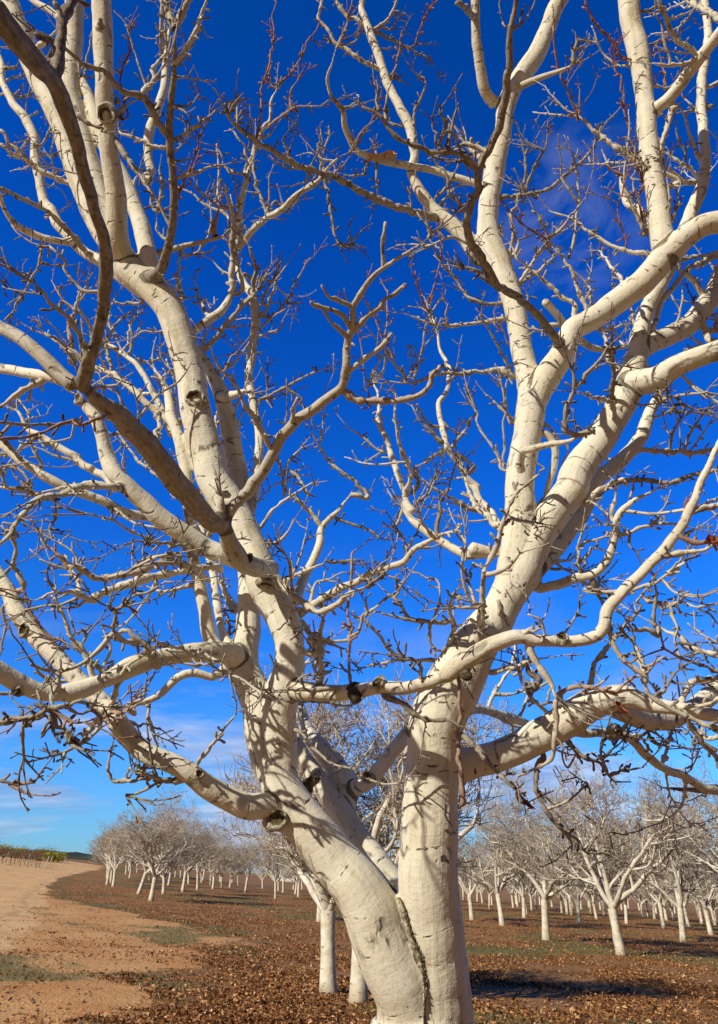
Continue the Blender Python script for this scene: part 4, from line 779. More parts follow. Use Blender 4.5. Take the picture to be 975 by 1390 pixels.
# centre-line samples for bark coordinates
SP, SR, SL, SN, SB, SI, STn = [], [], [], [], [], [], []
for li, l in enumerate(weld):
    T, N, B_ = frames(l['P'])
    SP.append(l['P']); SR.append(l['R']); SL.append(l['L'] + li * 7.3); SN.append(N); SB.append(B_); STn.append(T); SI.append(np.full(len(l['P']), li))
SP = np.vstack(SP); SR = np.concatenate(SR); SL = np.concatenate(SL); SN = np.vstack(SN); SB = np.vstack(SB); STn = np.vstack(STn); SI = np.concatenate(SI)
kd = kdtree.KDTree(len(SP))
for i, p in enumerate(SP): kd.insert(p, i)
kd.balance()
own = np.zeros(nv, int); crowd = np.zeros(nv); crs = np.full(nv, 9.0)
for v in range(nv):
    best, bi = 1e9, 0; b2 = 1e9
    res = kd.find_n(co[v], 14)
    for (_, i, d) in res:
        s = d - SR[i]
        if s < best: best, bi = s, i
    for (_, i, d) in res:
        if SI[i] != SI[bi]:
            if d - SR[i] < b2: b2 = d - SR[i]
            if abs(np.dot(STn[i], STn[bi])) < 0.86 and d - SR[i] < crs[v]: crs[v] = d - SR[i]
    own[v] = bi; crowd[v] = b2
# extra smoothing only where two limbs meet
wgt = np.clip(1 - crowd / 0.02, 0, 1)[:, None]
co = co * (1 - wgt) + co2 * wgt
off = co - SP[own]
alongo = (off * STn[own]).sum(1)
bark = np.stack([SL[own] + alongo, (off * SN[own]).sum(1), (off * SB[own]).sum(1)], 1)
tint = np.array([weld[i]['tint'] for i in range(len(weld))])[SI[own]]
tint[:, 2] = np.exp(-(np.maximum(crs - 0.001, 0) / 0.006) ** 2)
# lumps in the surface
nrm_disp = np.array([mnoise.noise(Vector(p * 9)) for p in co]) * 0.0020 + np.array([mnoise.noise(Vector(p * 60)) for p in co]) * 0.0005
rad = off / (np.linalg.norm(off, axis=1, keepdims=True) + 1e-9)
co = co + rad * nrm_disp[:, None]
# full mesh normals, kept when the skin is cut into its limbs
vA, vB, vC = co[Q[:, 0]], co[Q[:, 1]], co[Q[:, 2]]; vD = co[Q[:, 3]]
fn = np.cross(vC - vA, vD - vB); vn = np.zeros((nv, 3))
for k in range(4):
    for ax in range(3): vn[:, ax] += np.bincount(Q[:, k], fn[:, ax], nv)
vn /= np.linalg.norm(vn, axis=1, keepdims=True) + 1e-12

TREE = empty('fruit_tree', Vector(FOOT))
tag(TREE, 'large bare white-barked tree in the foreground, forking low into two thick stems', 'tree')
NAMES = {'TRUNK': 'trunk', 'RT': 'trunk', 'LT': 'trunk'}
group_of = {}
for li, l in enumerate(weld): group_of[li] = 0 if l['key'] in NAMES else li + 1
fown = np.array([group_of[i] for i in range(len(weld))])[SI[own[Q[:, 0]]]]
PARTS = {}
for gi in np.unique(fown):
    fq = Q[fown == gi]; used, inv = np.unique(fq, return_inverse=True)
    nm = 'trunk' if gi == 0 else 'limb'
    me = mesh_from(co[used] - FOOT, inv.reshape(-1, 4), attrs={'bark': ('FLOAT_VECTOR', bark[used]), 'tint': ('FLOAT_VECTOR', tint[used])}, name=nm)
    me.normals_split_custom_set_from_vertices([Vector(x) for x in vn[used]])
    o = link_mesh(nm, me, M_BARK, TREE)
    PARTS[gi] = o
keyobj = {}
for li, l in enumerate(weld): keyobj[l['key']] = PARTS.get(group_of[li])

loose.sort(key=lambda l: -l['len'] * (l['R'].mean()))
NPART = 95 - len(PARTS)
for k, l in enumerate(loose):
    tt = l['tint']
    sides = 8 if l['R'].mean() > 0.005 else 6
    if k < NPART:
        b = Batch(); b.tube(l['P'] - FOOT, l['R'], sides, tint=tt)
        link_mesh('branch', b.mesh('branch'), M_BARK, TREE)
    else:
        TW.tube(l['P'], l['R'], sides, tint=tt)
TW.v = [v - FOOT for v in TW.v]
o = link_mesh('twigs', TW.mesh('twigs'), M_BARK, TREE); o['kind'] = 'stuff'
print('twig verts', TW.n, 'parts', len(PARTS), 'loose', len(loose))

# --- pruning scars, cut stubs
def ring_disc(name, px, py, d, r, facing, parent, depthf=0.35, mat=M_CUT, hole=0.0, sx=1.0):
    """a healed saw cut: raised lip of bark with sawn wood inside"""
    z = unit(np.array(facing, float)); p = W(px, py, d) + z * r * 0.35; x = unit(np.cross([0, 0, 1.0], z)); y = np.cross(z, x)
    segs = 28; prof = [(1.38, -0.45), (1.26, 0.0), (1.12, 0.17), (1.0, 0.16), (0.93, 0.02), (0.86, -depthf * 0.4)]
    V = []; Q_ = []
    r3 = np.random.default_rng(int(px * 7 + py)); q3 = r3.uniform(0, 6.28, 4)
    wob = [1 + 0.13 * math.sin(2 * a + q3[0]) + 0.08 * math.sin(3 * a + q3[1]) + 0.05 * math.sin(7 * a + q3[2]) for a in np.linspace(0, 2 * math.pi, segs, endpoint=False)]
    for rr, h in prof:
        for s in range(segs):
            a = 2 * math.pi * s / segs
            lip = 1 + (rr - 0.9) * 0.55 * math.sin(a + q3[3])
            V.append((math.cos(a) * rr * r * wob[s] * sx * lip, math.sin(a) * rr * r * wob[s] * lip, h * r * (1 + 0.5 * math.sin(2 * a + q3[1])) + 0.05 * r * math.sin(5 * a + 2) + 0.03 * r * r3.normal()))
    for j in range(len(prof) - 1):
        for s in range(segs):
            Q_.append((j * segs + s, j * segs + (s + 1) % segs, (j + 1) * segs + (s + 1) % segs, (j + 1) * segs + s))
    Rm = np.array([x, y, z])
    Vw = np.array(V)
    me = mesh_from(Vw, Q_, attrs={'bark': ('FLOAT_VECTOR', Vw * 1.0 + [3, 0, 0]), 'tint': ('FLOAT_VECTOR', np.tile([0.12, 0, 0.62], (len(V), 1)))}, name='pruning_scar')
    o = link_mesh('pruning_scar', me, M_BARK, parent)
    from mathutils import Matrix
    M4 = Matrix(((x[0], y[0], z[0], p[0] - FOOT[0]), (x[1], y[1], z[1], p[1] - FOOT[1]), (x[2], y[2], z[2], p[2] - FOOT[2]), (0, 0, 0, 1)))
    o.matrix_local = M4
    # wood disc, slightly domed and rough
    V = [(0, 0, -depthf * 0.35 * r)]; Q3 = []
    nr = 7
    for j in range(1, nr + 1):
        for s in range(segs):
            a = 2 * math.pi * s / segs; rr = j / nr * 0.95
            h = (-depthf * 0.35 + 0.05 * math.sin(a * 3 + j) + 0.04 * rng.normal()) * r
            if hole and rr < hole: h -= r * 1.2 * (1 - (rr / hole) ** 2) ** 0.5
            V.append((math.cos(a) * rr * r * wob[s] * sx, math.sin(a) * rr * r * wob[s], h))
    T3 = [(0, 1 + s, 1 + (s + 1) % segs) for s in range(segs)]
    if hole: V[0] = (0, 0, -r * 1.6)
    for j in range(nr - 1):
        for s in range(segs):
            Q3.append((1 + j * segs + s, 1 + (j + 1) * segs + s, 1 + (j + 1) * segs + (s + 1) % segs, 1 + j * segs + (s + 1) % segs))
    me = mesh_from(V, Q3, T3, name='sawn_wood')
    o2 = link_mesh('sawn_wood', me, mat, parent); o2.matrix_local = M4
    return o

CAM0 = np.array([0, 0, CAMH])
bv = BVHTree.FromPolygons([tuple(p) for p in co], [tuple(q) for q in Q])
def surf(px, py):
    """where the sight line to a photographed mark meets the limb, and the limb's outward direction there"""
    d = unit(W(px, py, 1.0) - CAM0)
    h = bv.ray_cast(Vector(CAM0), Vector(d))
    if h[0] is None: return None
    p = np.array(h[0]); v = (p - CAM0); dep = v[1] * CT + v[2] * ST
    nn = np.array(h[1]);
    if np.dot(nn, d) > 0: nn = -nn
    q = p; i = kd.find(Vector(p))[1]
    nrm = unit(unit(p - SP[i]) * 0.8 + nn * 0.4)
    return dep, nrm, SI[i]
def scar(px, py, rpx, lift=0.0, **k):
    h = surf(px, py)
    if h is None: print('no surface at', px, py); return
    dep, nrm, li = h
    par = PARTS.get(group_of[li])
    r = rpx * dep / FPX
    return ring_disc('pruning_scar', px, py, dep - lift, r, k.pop('facing', nrm), par, **k)
scar(377, 1111, 11.0, mat=M_CUT, facing=(-0.12, -0.95, 0.02), lift=0.012, depthf=0.12)
scar(266, 541, 10.5, hole=0.5, facing=(0.05, -0.95, -0.1))
scar(24, 937, 6.5)
scar(33, 854, 7.0, sx=0.8)
scar(763, 865, 6.5, sx=1.2)
scar(499, 1054, 6.5)
scar(513, 928, 7.0)
scar(270, 1050, 5.0)
scar(145, 158, 11.0, mat=M_CUT, hole=0.6, facing=(0.1, -0.8, -0.35))
scar(108, 541, 7.0, facing=(-.6, -.7, 0))
scar(302, 668, 7.0, facing=(0.1, -0.6, 0.7))
scar(362, 792, 9.0)
scar(555, 990, 6.0, sx=0.6)

# --- short cut stubs and the rough crack where the two stems part
def stub(px, py, dx, dy, L, r, mat=M_BARK):
    h = surf(px, py)
    if h is None: return
    dep, nrm, li = h
    p0 = W(px, py, dep + r * 0.6); p1 = W(px + dx, py + dy, dep - L * 0.3)
    d = unit(p1 - p0)
    b = Batch(); PP = np.array([p0 - d * r, p0 + d * L * 0.3, p0 + d * L * 0.8, p0 + d * L]) - FOOT
    PP = catmull(PP, r * 0.3); b.tube(PP, r * np.linspace(1.45, 0.75, len(PP)) * (1 + 0.1 * rng.normal(size=len(PP))), 12, tint=(0.35, 0, 0.2))
    b.v = [v + rng.normal(size=v.shape) * r * 0.09 for v in b.v]
    link_mesh('stub', b.mesh('stub'), mat, PARTS.get(group_of[li]))
stub(136, 38, 0, -14, 0.03, 0.013)
stub(482, 940, 1, 6, 0.03, 0.016, M_DARKBARK)
stub(629, 912, 6, 6, 0.025, 0.013, M_DARKBARK)
stub(338, 758, 3, -7, 0.016, 0.008, M_DARKBARK)
stub(424, 1062, 10, -6, 0.03, 0.016, M_DARKBARK)

def crack(pts, w, prof, jit, mat, name, seed=1):
    pl = catmull([[x, y, 0] for x, y in pts], 1.0)
    V = []; Q_ = []; rows = 0; m_ = len(prof)
    hits = [surf(q[0], q[1]) for q in pl]
    dp = np.array([h[0] if h else np.nan for h in hits]); ok = ~np.isnan(dp)
    dp = np.interp(np.arange(len(pl)), np.arange(len(pl))[ok], dp[ok]); dp = np.convolve(np.pad(dp, 6, mode='edge'), np.ones(13) / 13, 'valid')
    for i, q in enumerate(pl):
        t = i / len(pl); dep = dp[i]
        ww = w * (0.75 + 0.5 * mnoise.noise(Vector((i * 0.09, seed, 0)))) * (0.45 + 0.75 * math.sin(math.pi * min(1, 0.12 + t)))
        c = W(q[0], q[1], dep); nrm = unit(CAM0 - c); side = unit(np.cross(nrm, UP))
        for k, (u, hh) in enumerate(prof):
            nz = jit * (mnoise.noise(Vector((i * 0.22, k * 1.7, seed))) + 0.6 * mnoise.noise(Vector((i * 0.7, k * 2.7, seed + 5))))
            V.append(c + side * (u + 0.25 * mnoise.noise(Vector((i * 0.15, k, seed + 9)))) * ww * dep / FPX + nrm * (hh + nz) - FOOT)
        rows += 1
    for i in range(rows - 1):
        for k in range(m_ - 1): Q_.append((i*m_+k, i*m_+k+1, (i+1)*m_+k+1, (i+1)*m_+k))
    V = np.array(V)
    me = mesh_from(V, Q_, attrs={'bark': ('FLOAT_VECTOR', V), 'tint': ('FLOAT_VECTOR', np.tile([0.05, 0, 0.66], (len(V), 1)))}, name=name); link_mesh(name, me, mat, PARTS[0])
_cp = [(529, 1201), (536, 1209), (546, 1224), (552, 1240), (556, 1258), (563, 1278), (572, 1300), (575, 1320), (577, 1345), (576, 1375), (576, 1395)]
crack(_cp, 7.0, [(-1.2, -0.012), (-0.8, 0.001), (-0.4, 0.006), (-0.12, 0.004), (0.12, 0.003), (0.4, 0.006), (0.8, 0.001), (1.2, -0.012)], 0.005, M_BARK, 'bark_fold', 3)
crack(_cp, 2.9, [(-0.9, 0.002), (-0.5, 0.007), (0.0, 0.0075), (0.5, 0.0065), (0.9, 0.002)], 0.006, M_DARKBARK, 'bark_crack', 1)

# --- last dry leaves
def leaf_mesh(L, wd, curl, seed=0):
    r_ = np.random.default_rng(seed); nu, nv_ = 9, 5; V = []; Q_ = []
    for i in range(nu):
        t = i / (nu - 1); half = wd * (math.sin(math.pi * t ** 0.8) ** 0.7 + 0.02) * (1 + .12 * r_.normal())
        for j in range(nv_):
            u = (j / (nv_ - 1) - 0.5) * 2
            V.append((t * L, u * half, curl * (u * u) * wd + 0.25 * wd * math.sin(t * 5 + u) + curl * L * t * t * 0.4))
    for i in range(nu - 1):
        for j in range(nv_ - 1): Q_.append((i*nv_+j, i*nv_+j+1, (i+1)*nv_+j+1, (i+1)*nv_+j))
    return V, Q_
def hang_leaf(px, py, d, L, wd, rot, mat, seed):
    V, Q_ = leaf_mesh(L, wd, 0.8, seed); me = mesh_from(V, Q_, name='leaf'); o = link_mesh('leaf', me, mat, TREE)
    o.location = Vector(W(px, py, d) - FOOT); o.rotation_euler = rot
hang_leaf(499, 221, 2.9, 0.085, 0.036, (1.0, -0.1, 0.2), M_DRYLEAF, 1)
hang_leaf(522, 214, 2.89, 0.05, 0.026, (1.3, 0.5, 0.0), M_DRYLEAF, 5)
hang_leaf(955, 738, 1.78, 0.055, 0.02, (1.0, 0.2, 0.1), M_REDLEAF, 2)
hang_leaf(708, 1088, 1.85, 0.03, 0.01, (1.0, 0.8, 0.1), M_REDLEAF, 3)
hang_leaf(832, 955, 1.82, 0.035, 0.012, (1.0, 0.9, 0.3), M_REDLEAF, 4)
# ------------------------------------------------------------------ land, road, orchard, sky
YS = lambda pts: sorted([(ground_at(x, y)[1], ground_at(x, y)[0]) for x, y in pts])
_road_r = YS([(137, 1179), (118, 1183), (86, 1190), (70, 1200), (61, 1214), (52, 1240), (28, 1270), (-20, 1300), (-95, 1345), (-190, 1395)])
_sand_r = YS([(145, 1178), (100, 1186), (78, 1192), (64, 1203), (60, 1214), (78, 1221), (120, 1226), (160, 1236), (205, 1246), (260, 1256), (300, 1266), (318, 1277), (300, 1287), (250, 1296), (215, 1310), (170, 1340), (120, 1395)])
def interp_b(tab, y):
    ys = np.array([t[0] for t in tab]); xs = np.array([t[1] for t in tab]); return np.interp(y, ys, xs)
YROAD_END = max(t[0] for t in _road_r)
print('road Y range', _road_r[0], _road_r[-1]); print('sand', _sand_r[0], _sand_r[-1])

def vnoise(x, y, s, seed=0.0):
    return np.array([mnoise.noise(Vector((a * s + seed, b * s - seed, seed * 0.37))) for a, b in zip(np.ravel(x), np.ravel(y))]).reshape(np.shape(x))

def axis(lo, hi, fine_lo, fine_hi, st, grow_=1.09):
    a = list(np.arange(fine_lo, fine_hi + 1e-6, st)); s = st
    x = fine_hi
    while x < hi: s *= grow_; x += s; a.append(x)
    s = st; x = fine_lo
    while x > lo: s *= grow_; x -= s; a.insert(0, x)
    return np.array(a)
gx = axis(-2500, 2500, -24, 24, 0.28); gy = axis(-300, 4000, 6, 62, 0.28)
GX, GY = np.meshgrid(gx, gy)
GZ = gz(GX, GY)
n1 = vnoise(GX, GY, 0.35, 3.1); n2 = vnoise(GX, GY, 1.4, 9.7); n3 = vnoise(GX, GY, 0.12, 5.5)
xr = interp_b(_road_r, GY); xs = interp_b(_sand_r, GY)
beyond = sstep(YROAD_END - 6, YROAD_END + 4, GY)
sand = sstep(1.1, -0.9, GX - xs + 1.3 * n1 + 0.5 * n2) * (1 - sstep(YROAD_END + 2, YROAD_END + 7, GY) * 0.9)
road = sstep(0.6, -0.6, GX - xr + 0.6 * n1 + 0.3 * n2) * (1 - sstep(YROAD_END - 2, YROAD_END + 3, GY))
# far side field of the vineyard
grass = sstep(0.10, 0.42, n1 * 0.55 + n3 * 0.6 + 0.1 + 0.25 * n2) * (1 - road)
_tx, _ty = ground_at(85, 1258); grass = np.maximum(grass * 0.85, 0.9 * np.exp(-(((GX - _tx) / 2.2) ** 2 + ((GY - _ty) / 1.8) ** 2)) * sstep(-.3, .3, n2 + n1))
_tx, _ty = ground_at(300, 1268); grass = np.maximum(grass, 0.9 * np.exp(-(((GX - _tx) / 3.5) ** 2 + ((GY - _ty) / 1.5) ** 2)) * sstep(-.4, .3, n2 + n1))
_tx, _ty = ground_at(180, 1236); grass = np.maximum(grass, 0.8 * np.exp(-((GX - xs - 0.7) / 1.0) ** 2) * sstep(-.25, .35, n2 + n1 + .1))
GZ2 = GZ + (1 - road) * (0.035 * n2 + 0.02 * vnoise(GX, GY, 3.3, 1.7)) * (1 - sstep(70, 120, np.abs(GY)))
# wheel ruts on the road
ny, nx = GX.shape
ii = np.arange(ny - 1)[:, None] * nx; jj = np.arange(nx - 1)[None, :]
q = np.stack([ii + jj, ii + jj + 1, ii + nx + jj + 1, ii + nx + jj], 2).reshape(-1, 4)
mask = np.stack([sand, grass, road], 2).reshape(-1, 3)
me = mesh_from(np.stack([GX, GY, GZ2], 2).reshape(-1, 3), q, attrs={'cover': ('FLOAT_VECTOR', mask)}, name='ground')

m, nt, b = new_mat('orchard_soil', 0.95); g = NT(nt)
pos = g.n('ShaderNodeTexCoord').outputs['Object']; cs, cg, cr = g.sep(g.attr('cover'))
a1 = g.noise(pos, 0.8, 6, 0.6); a2 = g.noise(pos, 7.0, 6, 0.65); a3 = g.noise(pos, 28.0, 4, 0.6)
litter = g.mix(g.ramp(a3, [(0.36, 0.0), (0.62, 1.0)]), (0.16, 0.07, 0.022), (0.50, 0.25, 0.08))
litter = g.mix(g.ramp(a2, [(0.42, 0.0), (0.6, 1.0)]), (0.26, 0.13, 0.042), litter)
litter = g.mix(g.ramp(a1, [(0.48, 0.0), (0.68, 0.6)]), litter, (0.42, 0.2, 0.07))
sandc = g.mix(g.ramp(a1, [(0.35, 0.0), (0.62, 1.0)]), (0.62, 0.285, 0.085), (0.76, 0.42, 0.155))
sandc = g.mix(g.ramp(a3, [(0.3, 0.35), (0.55, 0.0)]), sandc, (0.26, 0.135, 0.065))
roadc = g.mix(g.ramp(a1, [(0.35, 0.0), (0.65, 1.0)]), (0.74, 0.41, 0.15), (0.88, 0.57, 0.26))
roadc = g.mix(g.ramp(a2, [(0.34, 0.4), (0.52, 0.0)]), roadc, (0.42, 0.27, 0.165))
green = g.mix(g.ramp(a3, [(0.38, 0.0), (0.62, 1.0)]), (0.085, 0.105, 0.025), (0.20, 0.21, 0.07))
c = g.mix(g.ramp(g.math('ADD', cs, g.math('MULTIPLY', g.math('SUBTRACT', a2, 0.5), 0.9)), [(0.42, 0.0), (0.58, 1.0)]), litter, sandc)
c = g.mix(g.math('MULTIPLY', g.ramp(g.math('ADD', cg, g.math('MULTIPLY', g.math('SUBTRACT', a2, 0.5), 1.2)), [(0.42, 0.0), (0.75, 1.0)]), 0.7), c, green)
c = g.mix(g.ramp(g.math('ADD', cr, g.math('MULTIPLY', g.math('SUBTRACT', a2, 0.5), 0.6)), [(0.35, 0.0), (0.65, 1.0)]), c, roadc)
g.set(b, 'Base Color', c)
g.set(b, 'Normal', g.bump(g.math('ADD', a2, g.math('MULTIPLY', a3, 0.5)), 0.06, 0.8))
ground = link_mesh('ground', me, m); ground['kind'] = 'structure'

# dirt road: compacted sheet lying on the land
ry = np.concatenate([np.arange(9, 60, 0.5), np.arange(60, YROAD_END + 14, 1.0)])
V = []; Q_ = []
edge = interp_b(_road_r, ry) - 0.45
NW = 26
for i, (y, e) in enumerate(zip(ry, edge)):
    wdt = 5.4 + 2.0 * sstep(15, 60, y) + 30 * sstep(YROAD_END - 22, YROAD_END - 4, y)
    for k in range(NW):
        u = k / (NW - 1)
        jag = 0.35 * mnoise.noise(Vector((y * 0.9, 3.3 if u > .5 else 8.8, 0))) + 0.25 * mnoise.noise(Vector((y * 2.3, 3.3 if u > .5 else 8.8, 4)))
        x = e - wdt * (1 - u) + jag
        rut = -0.03 * (math.exp(-((wdt * (1 - u) - 1.5) / .3) ** 2) + math.exp(-((wdt * (1 - u) - 3.4) / .3) ** 2))
        edgez = -0.05 if k in (0, NW - 1) else 0.015
        V.append((x, y, float(gz(x, y)) + edgez + rut * 0.4))
for i in range(len(ry) - 1):
    for k in range(NW - 1): Q_.append((i*NW+k, i*NW+k+1, (i+1)*NW+k+1, (i+1)*NW+k))
m, nt, b = new_mat('dirt_road', 0.95); g = NT(nt); pos = g.n('ShaderNodeTexCoord').outputs['Object']
a1 = g.noise(pos, 0.6, 5, 0.6); a2 = g.noise(pos, 6.0, 6, 0.65); a3 = g.noise(pos, 30.0, 4)
c = g.mix(g.ramp(a1, [(0.35, 0.0), (0.65, 1.0)]), (0.74, 0.41, 0.15), (0.88, 0.57, 0.26))
c = g.mix(g.ramp(a2, [(0.40, 0.8), (0.52, 0.0)]), c, (0.52, 0.30, 0.13)); c = g.mix(g.ramp(a3, [(0.62, 0.0), (0.7, 0.5)]), c, (0.22, 0.15, 0.1))
g.set(b, 'Base Color', c); g.set(b, 'Normal', g.bump(g.math('ADD', a2, a3), 0.04, 0.7))
rd = link_mesh('road', mesh_from(V, Q_, name='road'), m); rd['kind'] = 'structure'

# ------------------------------------------------------------------ leaf litter, grass, stones (uncountable)
def scatter(n, ylo, yhi, widen=1.15, pw=1.0):
    u = rng.random(n); y = ylo * (yhi / ylo) ** u
    half = 0.53 * y * widen + 1
    x = rng.uniform(-1, 1, n) * half
    return x, y
def cover_at(x, y):
    ix = np.clip(np.searchsorted(gx, x), 0, len(gx) - 1); iy = np.clip(np.searchsorted(gy, y), 0, len(gy) - 1)
    return sand[iy, ix], grass[iy, ix], road[iy, ix], GZ2[iy, ix]
N = 560000
x, y = scatter(N, 8.5, 75)
s_, g_, r_, z_ = cover_at(x, y)
patch = np.clip(0.62 + 1.5 * vnoise(x, y, 0.55, 2.2) + 0.9 * vnoise(x, y, 2.1, 7.2), 0.05, 1)
keep = rng.random(N) < np.where(s_ > 0.5, 0.06 * np.clip(patch * 4 - 2.2, 0.06, 3), patch) * (1 - r_ * 0.93) * (1 - 0.55 * g_)
_lx, _ly = ground_at(310, 1295); extra = np.exp(-(((x - _lx) / 2.6) ** 2 + ((y - _ly) / 1.5) ** 2)) * sstep(-0.2, 0.3, vnoise(x, y, 0.9, 4.4) + .1)
keep |= rng.random(N) < extra * 0.6
x, y, z = x[keep], y[keep], z_[keep]; n = len(x); print('leaves', n)
sz = rng.gamma(5.0, 0.0047, n).clip(0.012, 0.06); th = rng.random(n) * 6.283; tilt = rng.normal(size=n) * 0.45; roll = rng.normal(size=n) * 0.5
ca, sa = np.cos(th), np.sin(th)
fw = np.stack([ca * np.cos(tilt), sa * np.cos(tilt), np.sin(tilt)], 1); sd = np.stack([-sa * np.cos(roll), ca * np.cos(roll), np.sin(roll)], 1)
c0 = np.stack([x, y, z + 0.012 + np.abs(rng.normal(size=n)) * 0.018], 1)
h = sz[:, None]
p0 = c0 - fw * h; p1 = c0 + sd * h * 0.5 + [0, 0, 0.006]; p2 = c0 + fw * h; p3 = c0 - sd * h * 0.5 + np.array([0, 0, 1])[None] * (rng.random(n)[:, None] * 0.02)
V = np.stack([p0, p1, p2, p3], 1).reshape(-1, 3); base = np.arange(n)[:, None] * 4
T3 = np.concatenate([base + [0, 1, 2], base + [0, 2, 3]])
tc = np.repeat(rng.random(n), 4)
me = mesh_from(V, None, T3, smooth=False, attrs={'shade': ('FLOAT', tc)}, name='fallen_leaves')
m, nt, b = new_mat('fallen_leaf', 0.8); g = NT(nt); sh = g.n('ShaderNodeAttribute', attribute_name='shade').outputs['Fac']
g.set(b, 'Base Color', g.ramp(sh, [(0.0, (0.075, 0.028, 0.010)), (0.45, (0.24, 0.10, 0.032)), (0.80, (0.41, 0.19, 0.065)), (0.94, (0.60, 0.34, 0.14)), (1.0, (0.7, 0.5, 0.28))]))
o = link_mesh('fallen_leaves', me, m)
tag(o, 'carpet of brown fallen leaves covering the soil under the orchard trees', 'leaves', kind='stuff')

N = 150000
x, y = scatter(N, 8.5, 60); s_, g_, r_, z_ = cover_at(x, y)
keep = rng.random(N) < np.clip(g_ * 1.2 - 0.25, 0, 1) * (0.6); x, y, z = x[keep], y[keep], z_[keep]; n = len(x); print('grass', n)
hh = rng.uniform(0.025, 0.07, n); a = rng.random(n) * 6.28; ln = rng.normal(size=(n, 2)) * 0.03
w_ = np.stack([np.cos(a), np.sin(a), np.zeros(n)], 1) * (0.004 + 0.00025 * y[:, None])
c0 = np.stack([x, y, z], 1)
V = np.stack([c0 - w_, c0 + w_, c0 + np.stack([ln[:, 0], ln[:, 1], hh], 1)], 1).reshape(-1, 3)
me = mesh_from(V, None, np.arange(n * 3).reshape(-1, 3), smooth=False, attrs={'shade': ('FLOAT', np.repeat(rng.random(n), 3))}, name='grass')
m, nt, b = new_mat('grass_blade', 0.8); g = NT(nt); sh = g.n('ShaderNodeAttribute', attribute_name='shade').outputs['Fac']
g.set(b, 'Base Color', g.ramp(sh, [(0.0, (0.05, 0.075, 0.02)), (0.7, (0.13, 0.15, 0.045)), (1.0, (0.27, 0.24, 0.1))]))
o = link_mesh('grass', me, m); tag(o, 'thin green grass growing in patches beside the dirt road', 'grass', kind='stuff')

# pebbles and clods on the sandy strip
N = 5200; x, y = scatter(N, 9, 55); s_, g_, r_, z_ = cover_at(x, y); keep = (s_ > 0.4) | (r_ > 0.4); x, y, z, r2 = x[keep], y[keep], z_[keep], r_[keep]; n = len(x)
oct_ = np.array([[1,0,0],[0,1,0],[-1,0,0],[0,-1,0],[0,0,1],[0,0,-1]], float); ot = np.array([[0,1,4],[1,2,4],[2,3,4],[3,0,4],[1,0,5],[2,1,5],[3,2,5],[0,3,5]])
rr = rng.gamma(1.6, 0.009, n) + 0.006; V = np.stack([x, y, z + rr * 0.25], 1)[:, None] + oct_[None] * rr[:, None, None] * rng.uniform(0.6, 1.3, (n, 6, 1)) * [1, 1, 0.7]
T3 = (np.arange(n)[:, None, None] * 6 + ot[None]).reshape(-1, 3)
o = link_mesh('pebbles', mesh_from(V.reshape(-1, 3), None, T3, smooth=False, name='pebbles'), simple('clod', (0.12, 0.065, 0.035), (0.42, 0.27, 0.16), 3.0))
tag(o, 'small clods and pebbles strewn over the sandy road edge', 'pebbles', kind='stuff')

# ------------------------------------------------------------------ orchard trees
def orchard_variant(seed, H=5.6, two=False, dense=False):
    global rng
    keep_rng = rng; rng = np.random.default_rng(seed)
    trunk, crown = Batch(), Batch()
    lean = rng.normal(size=2) * 0.05
    th = rng.uniform(1.05, 1.3); top = np.array([lean[0], lean[1], th])
    P = catmull([[0, 0, -0.1, .17], [0, 0, 0.08, .135], [lean[0]*.4, lean[1]*.4, th*.5, .108], [*top, .115]], 0.12)
    trunk.tube(P[:, :3], P[:, 3], 10, tint=(0, 0, .3), cap1=False)
    k = 5 if not two else 4
    a0 = rng.random() * 6.28
    def br(p, d, L, r0, r1, lvl, tw):
        n = {0: 9, 1: 8, 2: 6, 3: 5, 4: 3}[lvl]; step = L / n; pts = [p]; ds = [d]
        for i in range(n):
            up = (0.07, 0.06, 0.05, 0.06, 0.12)[lvl]
            d = unit(d + rng.normal(size=3) * (0.13, 0.2, 0.26, 0.28, 0.25)[lvl] + UP * up)
            if d[2] < -0.02: d[2] = 0.05; d = unit(d)
            p = p + d * step; pts.append(p); ds.append(d)
        pts = np.array(pts); R = np.linspace(r0, r1, n + 1) * (1 + .06 * rng.normal(size=n + 1))
        (crown).tube(pts, R, (8, 6, 5, 3, 3)[lvl], tint=(tw, 0.25 if lvl == 4 and rng.random() < .5 else 0, .3), cap1=lvl < 2)
        if lvl == 4: return
        m = ((6, 5, 5, 4) if not dense else (5, 6, 6, 4))[lvl]
        for j in range(m):
            t = rng.uniform(0.22, 1.0) if lvl else rng.uniform(0.3, 1.0); i = min(n, int(t * n)) 
            if j == 0: i = n
            side = rperp(ds[i]); 
            dd = unit(ds[i] * rng.uniform(0.35, 0.9) + side * rng.uniform(0.6, 1.0) + UP * 0.12)
            br(pts[i], dd, L * rng.uniform(0.42, 0.72), max(R[i] * 0.68, 0.0075), max(R[i] * 0.66 * 0.45, 0.0045), lvl + 1, (0.0, 0.0, 0.1, 0.5)[lvl])
    for j in range(k):
        a = a0 + j * 6.283 / k + rng.normal() * 0.25; inc = rng.uniform(0.5, 1.0) if j else 0.3
        d = np.array([math.cos(a) * math.sin(inc), math.sin(a) * math.sin(inc), math.cos(inc)])
        br(top - d * 0.06 + [0, 0, -0.03], d, H * rng.uniform(0.36, 0.46), 0.072, 0.034, 0, 0.0)
    rng = keep_rng
    tm, cm = trunk.mesh('trunk'), crown.mesh('crown')
    tm.materials.append(M_TRUNK); cm.materials.append(M_CROWN)
    return tm, cm, crown.n

